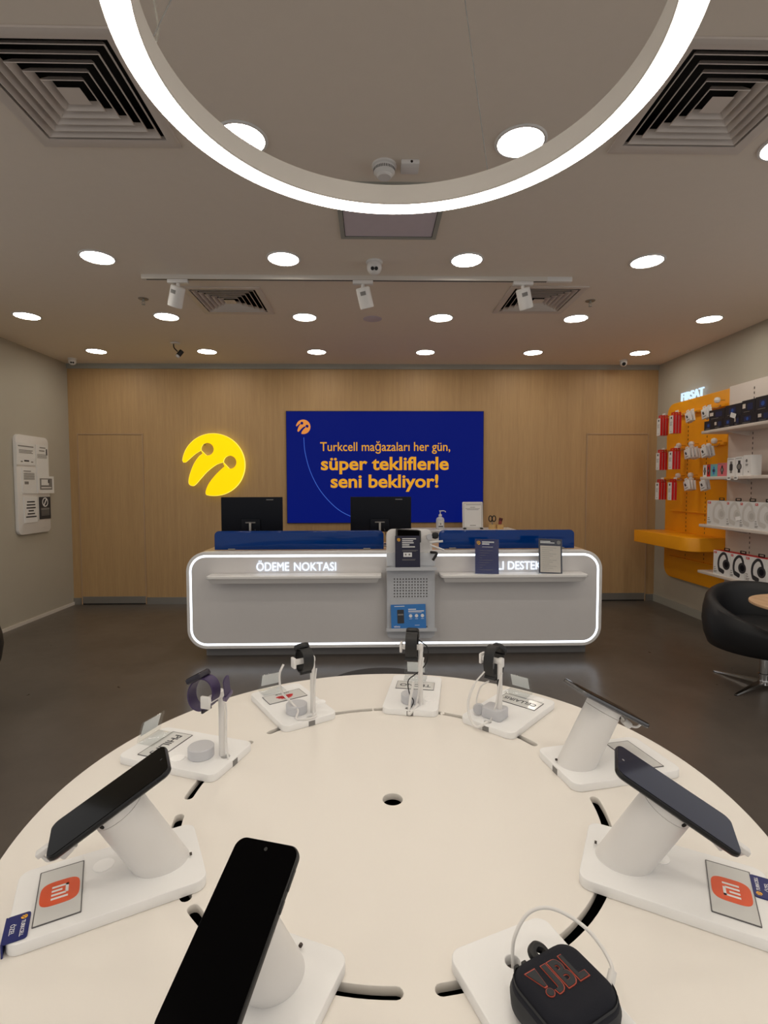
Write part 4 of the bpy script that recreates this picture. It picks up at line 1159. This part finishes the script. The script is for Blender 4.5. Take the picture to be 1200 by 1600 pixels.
def word_sign(body, wd=0.08, hgt=0.017):
    return lambda sg, M: sg.mesh(text(body, wd, hgt, 0.0003, 0.012), INK, M)
def badge_sign(sg, M):
    pts = []
    for k in range(48):
        a = 2 * PI * k / 48; c, s = cos(a), sin(a)
        pts.append((0.0225 * (abs(c) ** 0.55) * (1 if c >= 0 else -1), 0.0225 * (abs(s) ** 0.55) * (1 if s >= 0 else -1)))
    sg.mesh(flat([pts], 0, 0.0003), ORANGE, M)
    w_ = 0.0034
    for x0, x1, y0, y1 in ((-0.0125, -0.0125 + w_, -0.0095, 0.0095), (-0.0125, 0.004, 0.0095 - w_, 0.0095), (0.0022, 0.0022 + w_, -0.0095, 0.007), (-0.0052, -0.0052 + w_, -0.0095, 0.0025), (0.0095, 0.0095 + w_, -0.0095, 0.0095)):
        sg.box(x0, x1, y0, y1, 0.0003, 0.0005, INKW, M)
def petal_sign(sg, M):
    for k in range(8):
        a = rad(18 + (144.0 / 7) * k)
        pet = [(0.005, 0), (0.014, 0.0038), (0.0225, 0.0032), (0.0240, 0), (0.0225, -0.0032), (0.014, -0.0038)]
        R = [(x * cos(a) - y * sin(a), x * sin(a) + y * cos(a) - 0.008) for x, y in pet]
        sg.mesh(flat([R], 0, 0.0003), REDP, M)
    sg.mesh(text('HUAWEI', 0.036, 0.005, 0.0003, 0.01), INK, M @ Matrix.Translation((0, -0.0185, 0)))

# ---- phone stations
TILT = rad(29)
def phone_stand(t, u_top=0.432, z_top=0.118, r=0.033, plug=True, side=-1):
    """slanting tube rising outwards, carrying a phone square to its axis"""
    ax = Vector((sin(TILT), 0, cos(TILT)))
    top = Vector((u_top - UC, 0, z_top))
    q = Vector((cos(TILT), 0, -sin(TILT))); wv = Vector((0, 1, 0))
    n = 48; lo, hi, hi2 = [], [], []
    for k in range(n):
        c = 2 * PI * k / n
        off = (q * cos(c) + wv * sin(c)) * r
        p = top + off
        hi.append(tuple(p - ax * 0.012)); hi2.append(tuple(p))
        lo.append(tuple(p - ax * ((p.z - PT) / ax.z)))
    MB().loft([lo, hi], WHITEP).build('stand_tube', t)
    hd = MB().loft([[tuple(Vector(p) + ax * 0.0006) for p in hi], hi2], WHITEP).build('stand_head', t)
    b = MB().cyl(top + wv * side * r * 0.74 + q * r * 0.58 - ax * 0.0062, top + wv * side * r * 0.80 + q * r * 0.63 - ax * 0.0062, 0.0034, 0.0034, BLACK, 12)
    b.build('socket', hd)
    g = MB().cyl(Vector((u_top - UC, 0, 0)) + Vector((-0.094, 0.012, PT + 0.004)), Vector((u_top - UC, 0, 0)) + Vector((-0.097, 0.012, PT + 0.004)), 0.0022, 0.0022, SLOTW, 10)
    g.build('screw_hole', t)
    if plug:
        M = basis(top + ax * 0.004 + q * 0.088, q, wv, q.cross(wv))
        MB().box(-0.006, 0.012, -0.006, 0.006, -0.0035, 0.0040, WHITEP, M, b=0.0018).build('charging_plug', t)
        MB().tube([M @ Vector((0.008, 0, -0.003)), M @ Vector((0.004, 0.004, -0.014)), M @ Vector((-0.012, 0.006, -0.017)), M @ Vector((-0.034, 0.006, -0.010)), M @ Vector((-0.052, 0.006, -0.007))], 0.0022, WHITEP, 8).cyl(M @ Vector((-0.028, 0.007, -0.013)), M @ Vector((-0.010, 0.006, -0.018)), 0.0068, 0.0068, WHITEP, 14).build('charging_cable', t)

def phone(name, a, label, glass, frame, du=0.0, yaw=0.0, z_top=0.118, u_top=0.432, tilt=TILT, L=0.166, W=0.077, back=False):
    t = thing(name, label, 'phone', ploc(a), rad(a), 'phones on the display stands')
    ax = Vector((sin(TILT), 0, cos(TILT)))
    top = Vector((u_top - UC, 0, z_top)) + ax * 0.0006
    q = Vector((cos(TILT), 0, -sin(TILT))); wv = Vector((0, 1, 0))
    q2 = (q * cos(yaw) + wv * sin(yaw)); w2 = (wv * cos(yaw) - q * sin(yaw))
    o = top + q2 * du
    # phone axes: x across, y towards the phone's top (inner end), z out of the glass
    M = basis(o, w2, -q2, ax)
    MB().slab(W, L, 0.012, 0.0, 0.0085, frame, M, 0.0022, 8).build('case', t)
    d = MB().slab(W - 0.003, L - 0.003, 0.0108, 0.0085, 0.0090, glass, M, 0.0, 8).build('screen', t)
    MB().lathe([(0, 0.009), (0.0019, 0.009), (0.0019, 0.0092), (0, 0.0092)], BLKP if glass is PHONE else INKG, 14, M @ Matrix.Translation((0, L / 2 - 0.009, 0)), caps=False).build('front_camera', d)
    b = MB().box(W / 2 - 0.0005, W / 2 + 0.0010, 0.022, 0.034, 0.003, 0.006, frame, M, b=0.0004).box(W / 2 - 0.0005, W / 2 + 0.0010, 0.042, 0.062, 0.003, 0.006, frame, M, b=0.0004)
    b.build('side_buttons', t)
    return t

A_XR, A_XL, A_FR, A_JB, A_VV, A_CE, A_TE, A_HU, A_PH = -29.3, -153.0, -112.0, -68.9, 11.5, 47.0, 80.0, 122.3, 160.4
s1 = station('phone_stand', A_XR, 'white phone stand with orange badge plate on the right of the table', 'display stand', badge_sign, None, 0.478, (0.420, 0.026), (0.025, 0.5405))
phone_stand(s1)
phone('smartphone', A_XR, 'smartphone with a painted blue reflection on the right stand with orange badge', PHONEB, PHONEF, 0.0, rad(5), tilt=TILT)
s2 = station('phone_stand', A_XL, 'white phone stand with orange badge plate on the left of the table', 'display stand', badge_sign, None, 0.472, (0.447, -0.028), (0.041, 0.5385))
phone_stand(s2, side=1)
phone('smartphone', A_XL, 'black smartphone on the stand with orange badge at the left', PHONE, PHONEF, 0.0, rad(-1))
s3 = station('phone_stand', A_FR, 'white phone stand nearest the viewer, under the big black phone', 'display stand', None)
phone_stand(s3)
phone('smartphone', A_FR, 'big black smartphone nearest the viewer, tilted on its stand', PHONE, PHONEF, 0.008, rad(4))
s4 = station('phone_stand', A_VV, 'white phone stand at the far right of the table behind the phone with the painted reflection', 'display stand', lambda sg, M: None, None, 0.470, None, None)
phone_stand(s4, u_top=0.428, z_top=0.122)
phone('smartphone', A_VV, 'silver edged smartphone seen edge on at the far right of the table', PHONE, SILVER, 0.0, 0.0, u_top=0.428, z_top=0.122)
M = basis(Vector(ploc(A_VV)) + Vector((0, 0, PT)), (-sin(rad(A_VV)), cos(rad(A_VV)), 0), (-cos(rad(A_VV)), -sin(rad(A_VV)), 0), (0, 0, 1))
tg = MB().slab(0.040, 0.022, 0.004, 0.0, 0.0016, NAVYD, None).slab(0.026, 0.008, 0.001, 0.0016, 0.0018, INKW, None).build('blue_tag', None, Vector(ploc(A_VV)) + Vector((0.088, 0.075, 0.0005)), (0, 0, rad(A_VV + 90)))
tag(tg, 'small navy tag lying on the table rim beside the far right phone stand', 'tag')

# ---- watch stations
def watch_stand(t, vp=-0.015, up=0.360, zt=0.155, puck=(0.378, 0.004), puck_kind='round'):
    x, y = up - UC, vp
    if puck_kind == 'round':
        MB().lathe([(0, PT), (0.0235, PT), (0.025, PT + 0.0015), (0.025, PT + 0.0195), (0.0235, PT + 0.021), (0, PT + 0.021)], GREYP, 40, Matrix.Translation((puck[0] - UC, puck[1], 0)), caps=False).build('puck_base', t)
    else:
        MB().slab(0.044, 0.05, 0.008, PT, PT + 0.024, GREYP, Matrix.Translation((puck[0] - UC, puck[1], 0)), 0.002).build('puck_base', t)
    MB().cyl((x, y, PT), (x, y, zt - 0.012), 0.0062, 0.0058, WHITEP, 20).build('pole', t)
    arm = MB().box(x - 0.006, x + 0.006, y - 0.006, y + 0.050, zt - 0.013, zt - 0.001, WHITEP, b=0.003)
    arm.box(x - 0.009, x + 0.011, y + 0.044, y + 0.0505, zt - 0.020, zt + 0.004, WHITEP, b=0.002)
    arm.box(x - 0.003, x + 0.012, y - 0.0062, y + 0.0062, zt - 0.022, zt + 0.001, WHITEP, b=0.004)
    arm.build('arm', t)
    MB().tube([(x - 0.004, y - 0.008, zt - 0.03), (x - 0.009, y - 0.003, 0.10), (x - 0.012, y + 0.003, 0.05), (x - 0.020, y + 0.010, PT + 0.003), (x - 0.026, y + 0.012, PT - 0.004)], 0.0018, WHITEP, 8).build('charging_cable', t)
    return Vector((x, y + 0.019, zt - 0.007))

def strap(b, c, rx, rz, wd, th, mt, a0=0, a1=360, tilt=0.0, n=40, dx=0.0, dz=0.0):
    """flat strap bent round an oval in the x-z plane, width along y"""
    L = []
    for k in range(n + 1):
        a = rad(a0 + (a1 - a0) * k / n)
        for_r = []
        for rr, s in ((0, -1), (0, 1), (th, 1), (th, -1)):
            p = Vector(((rx + rr) * cos(a) + dx, 0, (rz + rr) * sin(a) + dz))
            p = Vector((p.x * cos(tilt) - p.z * sin(tilt), s * wd / 2, p.x * sin(tilt) + p.z * cos(tilt)))
            for_r.append(tuple(c + p))
        L.append(for_r)
    b.loft(L, mt)

def watch(a, c, label, smt, cmt, rx=0.024, rz=0.030, wd=0.026, tilt=0.35, tail=False, case_round=True, wide=1.0):
    t = thing('smartwatch', label, 'watch', ploc(a), rad(a), 'smartwatches on the display stands')
    cc_ = Vector(c)
    b = MB(); strap(b, cc_, rx, rz, wd, 0.0028, smt, 40, 380, tilt); o = b.build('strap', t)
    ad = 30.0
    R = Matrix.Rotation(-tilt, 4, 'Y')
    ctr = cc_ + R @ Vector((rx * cos(rad(ad)) * 1.12, 0, rz * sin(rad(ad)) * 1.12))
    nrm = (R @ Vector((cos(rad(ad)), 0, sin(rad(ad)) * 1.0))).normalized()
    tang = Vector((0, 1, 0)).cross(nrm)
    M = basis(ctr, (0, 1, 0), tang, Vector((0, 1, 0)).cross(tang))
    z = Vector((0, 1, 0)).cross(tang)
    if z.dot(nrm) < 0:
        M = basis(ctr, (0, -1, 0), tang, nrm)
    s = 0.036 * wide
    if case_round:
        MB().lathe([(0, -0.002), (s / 2 * 0.94, -0.002), (s / 2, 0.001), (s / 2, 0.006), (s / 2 * 0.94, 0.009), (0, 0.009)], cmt, 36, M, caps=False).build('case', t)
        MB().lathe([(0, 0.0091), (s / 2 * 0.86, 0.0091), (s / 2 * 0.8, 0.0096), (0, 0.0098)], PHONE, 36, M, caps=False).build('screen', t)
    else:
        MB().slab(0.032 * wide, 0.038 * wide, 0.008, -0.003, 0.008, cmt, M, 0.002).build('case', t)
        MB().slab(0.028 * wide, 0.033 * wide, 0.006, 0.008, 0.0088, PHONE, M, 0.0002).build('screen', t)
    bk = MB(); p = cc_ + R @ Vector((-rx * 0.85, 0, -rz * 0.75))
    bk.box(-0.0015, 0.0025, -wd / 2 - 0.002, wd / 2 + 0.002, -0.004, 0.004, cmt, Matrix.Translation(p) @ Matrix.Rotation(-tilt + 0.6, 4, 'Y'), b=0.0008)
    bk.build('buckle', o)
    if tail:
        q = MB(); Mx = Matrix.Translation(cc_ + Vector((-0.044, -0.014, -0.004))) @ Matrix.Rotation(rad(-24), 4, 'X') @ Matrix.Rotation(rad(-12), 4, 'Y')
        q.slab(0.019, 0.058, 0.009, -0.0013, 0.0013, smt, Mx @ basis((0, 0, 0.020), (0, 1, 0), (0, 0, 1), (1, 0, 0)), 0.0005, corners=(0, 1, 1, 0))
        q.build('strap_tail', t)
        MB().box(-0.004, 0.004, -0.012, 0.012, -0.006, 0.003, mat('pale_purple_keeper', (96, 84, 112), 0.5), Mx, b=0.001).build('keeper_loop', t)
    return t

t = station('watch_stand', A_PH, 'white watch stand at the left of the table holding the purple watch', 'display stand', word_sign('PHILIPS'), (0.343, 0.000), 0.462, (0.428, 0.036))
c = watch_stand(t, -0.002, 0.352, 0.148, (0.390, 0.014))
watch(A_PH, c + Vector((0.020, 0.008, 0.008)), 'purple smartwatch with a long strap tail on the left watch stand', PURPLE, PURPLED, 0.025, 0.032, 0.024, 0.55, True, False, 1.1)
t = station('watch_stand', A_HU, 'white watch stand with a red petal emblem plate, second from the left', 'display stand', petal_sign, (0.337, -0.004), 0.452, (0.398, -0.060))
c = watch_stand(t, -0.020, 0.356, 0.150, (0.378, 0.012))
watch(A_HU, c + Vector((0.004, 0, 0.0)), 'black smartwatch on the stand with the red petal emblem', BLKP, BLKP, 0.023, 0.027, 0.025, 0.5)
MB().tube([(0.372 - UC, 0.046, 0.138), (0.372 - UC, 0.056, 0.115), (0.385 - UC, 0.046, 0.07), (0.375 - UC, 0.026, 0.042), (0.352 - UC, 0.020, 0.030), (0.340 - UC, 0.030, PT + 0.004), (0.328 - UC, 0.018, PT + 0.002), (0.322 - UC, -0.006, PT + 0.003), (0.334 - UC, -0.018, PT + 0.003)], 0.0026, WHITEP, 8).build('charging_cable', t)
t = station('watch_stand', A_TE, 'white watch stand straight across the table, in the middle', 'display stand', word_sign('TECNO', 0.082, 0.017), (0.330, 0.004), 0.448, (0.389, -0.044))
c = watch_stand(t, -0.023, 0.359, 0.163, (0.372, 0.001))
watch(A_TE, c + Vector((0.004, 0.002, 0.002)), 'black smartwatch on the middle watch stand across the table', BLKP, BLKP, 0.024, 0.032, 0.028, 0.25, False, False)
MB().tube([(0.374 - UC, -0.018, 0.170), (0.374 - UC, -0.040, 0.150), (0.374 - UC, -0.038, 0.118), (0.366 - UC, -0.026, 0.100), (0.352 - UC, -0.012, 0.092), (0.348 - UC, 0.006, 0.075), (0.344 - UC, 0.002, 0.045), (0.340 - UC, -0.008, 0.030), (0.336 - UC, -0.003, PT)], 0.0014, BLKP, 8).build('black_cable', t)
MB().tube([(0.348 - UC, -0.008, 0.074), (0.340 - UC, -0.001, 0.040), (0.325 - UC, 0.002, 0.012), (0.318 - UC, 0.0, 0.006), (0.326 - UC, -0.008, 0.013), (0.345 - UC, -0.018, 0.020)], 0.0032, WHITEP, 8).build('cable_sleeve', t)
t = station('watch_stand', A_CE, 'white watch stand right of the middle with a loose grey charging disc', 'display stand', word_sign('CELLAIRIS', 0.084, 0.0155), (0.340, 0.004), 0.462, (0.528, -0.030))
c = watch_stand(t, -0.009, 0.370, 0.155, (0.372, 0.004), 'box')
watch(A_CE, c + Vector((0.006, 0.0, -0.008)), 'black smartwatch on the watch stand right of the middle', BLKP, BLKP, 0.024, 0.038, 0.024, 0.1)
d = MB().cyl((0, 0, 0), (0, 0.006, 0), 0.0135, 0.0135, GREYP, 32).build('charging_disc', t, (0.352 - UC, 0.034, PT + 0.0145), (0.15, 0, rad(-50)))
MB().tube([(0.366 - UC, 0.006, 0.143), (0.352 - UC, 0.024, 0.118), (0.342 - UC, 0.040, 0.092), (0.332 - UC, 0.050, 0.055), (0.322 - UC, 0.042, 0.026), (0.312 - UC, 0.022, 0.010), (0.316 - UC, 0.010, 0.010), (0.332 - UC, 0.0, 0.018)], lambda s: 0.0018 if s < 0.3 else 0.0030, WHITEP, 8).build('charging_cable', t)
MB().tube([(0.362 - UC, 0.014, 0.10), (0.352 - UC, 0.030, 0.085), (0.350 - UC, 0.040, 0.05), (0.354 - UC, 0.036, 0.032)], 0.0018, WHITEP, 8).build('disc_cable', t)
o = MB(); strap(o, Vector((0.370 - UC, -0.009, 0.100)), 0.009, 0.009, 0.003, 0.0015, BLKP, 0, 360)
o.build('rubber_band', t)

# ---- clear price holders at the rim
def price_holder(a, v0, label, du=0.0, turn=0.0):
    base = Vector(ploc(a)); u = Vector((cos(rad(a)), sin(rad(a)), 0)); vv = Vector((-sin(rad(a)), cos(rad(a)), 0))
    t = thing('price_holder', label, 'sign holder', base + u * (0.533 - UC + du) + vv * v0 + Vector((0, 0, PT + 0.0015)), rad(a + turn), 'clear price holders on the display table')
    MB().box(-0.026, 0.013, -0.031, 0.031, 0.0, 0.002, ACRYL, b=0.0004).build('foot', t)
    M = basis((0.012, 0, 0.0022), (0, 1, 0), (-0.33, 0, 0.944), (0.944, 0, 0.33))
    MB().slab(0.064, 0.046, 0.002, -0.0015, 0.0015, ACRYL, M @ Matrix.Translation((0, 0.0232, 0)), 0.0003).build('pane', t)
    cdm = MB().box(-0.024, 0.024, 0.010, 0.043, 0.0018, 0.0022, PAPERB, M)
    bars(cdm, M @ Matrix.Translation((0, 0, 0.0022)), [(-0.018, 0.014, 0.036), (-0.018, 0.010, 0.030), (-0.018, 0.016, 0.024)], INKG, 0.0016)
    cdm.build('price_slip', t)
price_holder(A_PH, -0.014, 'clear price holder at the rim behind the left watch stand')
price_holder(A_HU, 0.014, 'clear price holder at the rim behind the petal emblem plate')
price_holder(A_TE, 0.004, 'clear price holder at the rim behind the middle watch stand', -0.004)
price_holder(A_CE, 0.026, 'clear price holder at the rim right of the middle watch stand')

# ---- speaker station
s5 = station('speaker_stand', A_JB, 'white display plate at the front right under the black speaker', 'display stand', None, (0.361, -0.005), 0.478)
SX, SY, SZT = 0.190, 0.488, 0.9555
e_ang = rad(26.5)
spk = thing('portable_speaker', 'small black fabric speaker lying face up at the front right of the table', 'speaker', (SX, SY, TZ + PT), e_ang)
SW, SH_ = 0.0845, 0.0745
hh = SZT - TZ - PT
lay = []
for ins, z in ((0.010, 0.0), (0.003, 0.003), (-0.0035, 0.012), (-0.0045, 0.020), (-0.003, 0.030), (0.001, hh - 0.005), (0.004, hh - 0.0015), (0.009, hh)):
    lay.append([(x, y, z) for x, y in rrect(SW, SH_, 0.021, ins, 8)])
MB().loft(lay, FABRIC).build('body', spk, ang=60)
rb = MB()
for sgn in (-1,):
    pts = [(x, y) for x, y in rrect(SW, SH_, 0.021, -0.0052, 8)]
    L = []
    idx = [i for i, p in enumerate(pts) if p[0] < -0.004 and p[1] < 0.038]
lo_ = rrect(SW, SH_, 0.021, -0.0056, 8); hi_ = rrect(SW, SH_, 0.021, -0.0020, 8)
V, F = [], []
def side_patch(sel, name):
    V, F = [], []
    for i in sel:
        x, y = lo_[i]; X, Y = hi_[i]
        V += [(x * 0.975, y * 0.975, 0.007), (x, y, 0.020), (X, Y, 0.031), (X * 0.99, Y * 0.99, 0.0345)]
    for k in range(len(sel) - 1):
        for j in range(3):
            F.append((4 * k + j, 4 * k + 4 + j, 4 * k + 5 + j, 4 * k + 1 + j))
    MB().add(V, F, RUBBER).build(name, spk, ang=60)
N_ = len(lo_)
side_patch(list(range(20, 34)), 'rubber_end')         # left end (UL and LL corners)
side_patch(list(range(29, 36)) + list(range(0, 8)), 'rubber_end')    # bottom side
M = Matrix.Translation((0.003, 0.006, hh))
b = MB()
for ch, px, wd in (('J', -0.0145, 0.0105), ('B', 0.0005, 0.0135), ('L', 0.0155, 0.0115)):
    Mc = M @ Matrix.Translation((px, 0.0, 0))
    b.mesh(text(ch, wd + 0.0022, 0.0312, 0.0008, 0.05), REDO, Mc)
    b.mesh(text(ch, wd, 0.0290, 0.0008, 0.03), RUBBER, Mc @ Matrix.Translation((0, 0, 0.0006)))
ex = [(-0.0345, 0.0150), (-0.0225, 0.0150), (-0.0245, -0.0030), (-0.0275, -0.0030)]
def grow(p, f):
    cx = sum(q[0] for q in p) / len(p); cy = sum(q[1] for q in p) / len(p)
    return [(cx + (x - cx) * f, cy + (y - cy) * f) for x, y in p]
b.mesh(flat([grow(ex, 1.16)], 0, 0.0008), REDO, M).mesh(flat([ex], 0.0008, 0.0014), RUBBER, M)
b.mesh(flat([circ(0.0046, 20, -0.0262, -0.0098)], 0, 0.0008), REDO, M).mesh(flat([circ(0.0038, 20, -0.0262, -0.0098)], 0.0008, 0.0014), RUBBER, M)
b.build('lettering', spk)
MB().tube([(-0.004, 0.034, 0.034), (-0.005, 0.040, 0.037), (0.003, 0.044, 0.037), (0.010, 0.041, 0.034), (0.012, 0.034, 0.030)], 0.0050, BLKP, 8).build('strap_loop', spk)
b = MB()
for q in (-0.028, -0.018):
    b.box(q - 0.003, q + 0.003, 0.0365, 0.040, hh - 0.014, hh - 0.006, BLKP, b=0.001)
b.build('buttons', spk)
pw_ = [(0.1553, 0.5504, 0.9045), (0.158, 0.556, 0.936), (0.178, 0.567, 0.957), (0.206, 0.566, 0.962), (0.236, 0.545, 0.956), (0.2475, 0.512, 0.948), (0.240, 0.494, 0.938)]
cbl = MB().tube(pw_, 0.0020, WHITEP, 10).cyl((0.2465, 0.505, 0.946), (0.236, 0.492, 0.936), 0.0042, 0.0042, WHITEP, 12).build('charging_cable')
tag(cbl, 'white cable looping over the black speaker from the plate hole', 'cable')
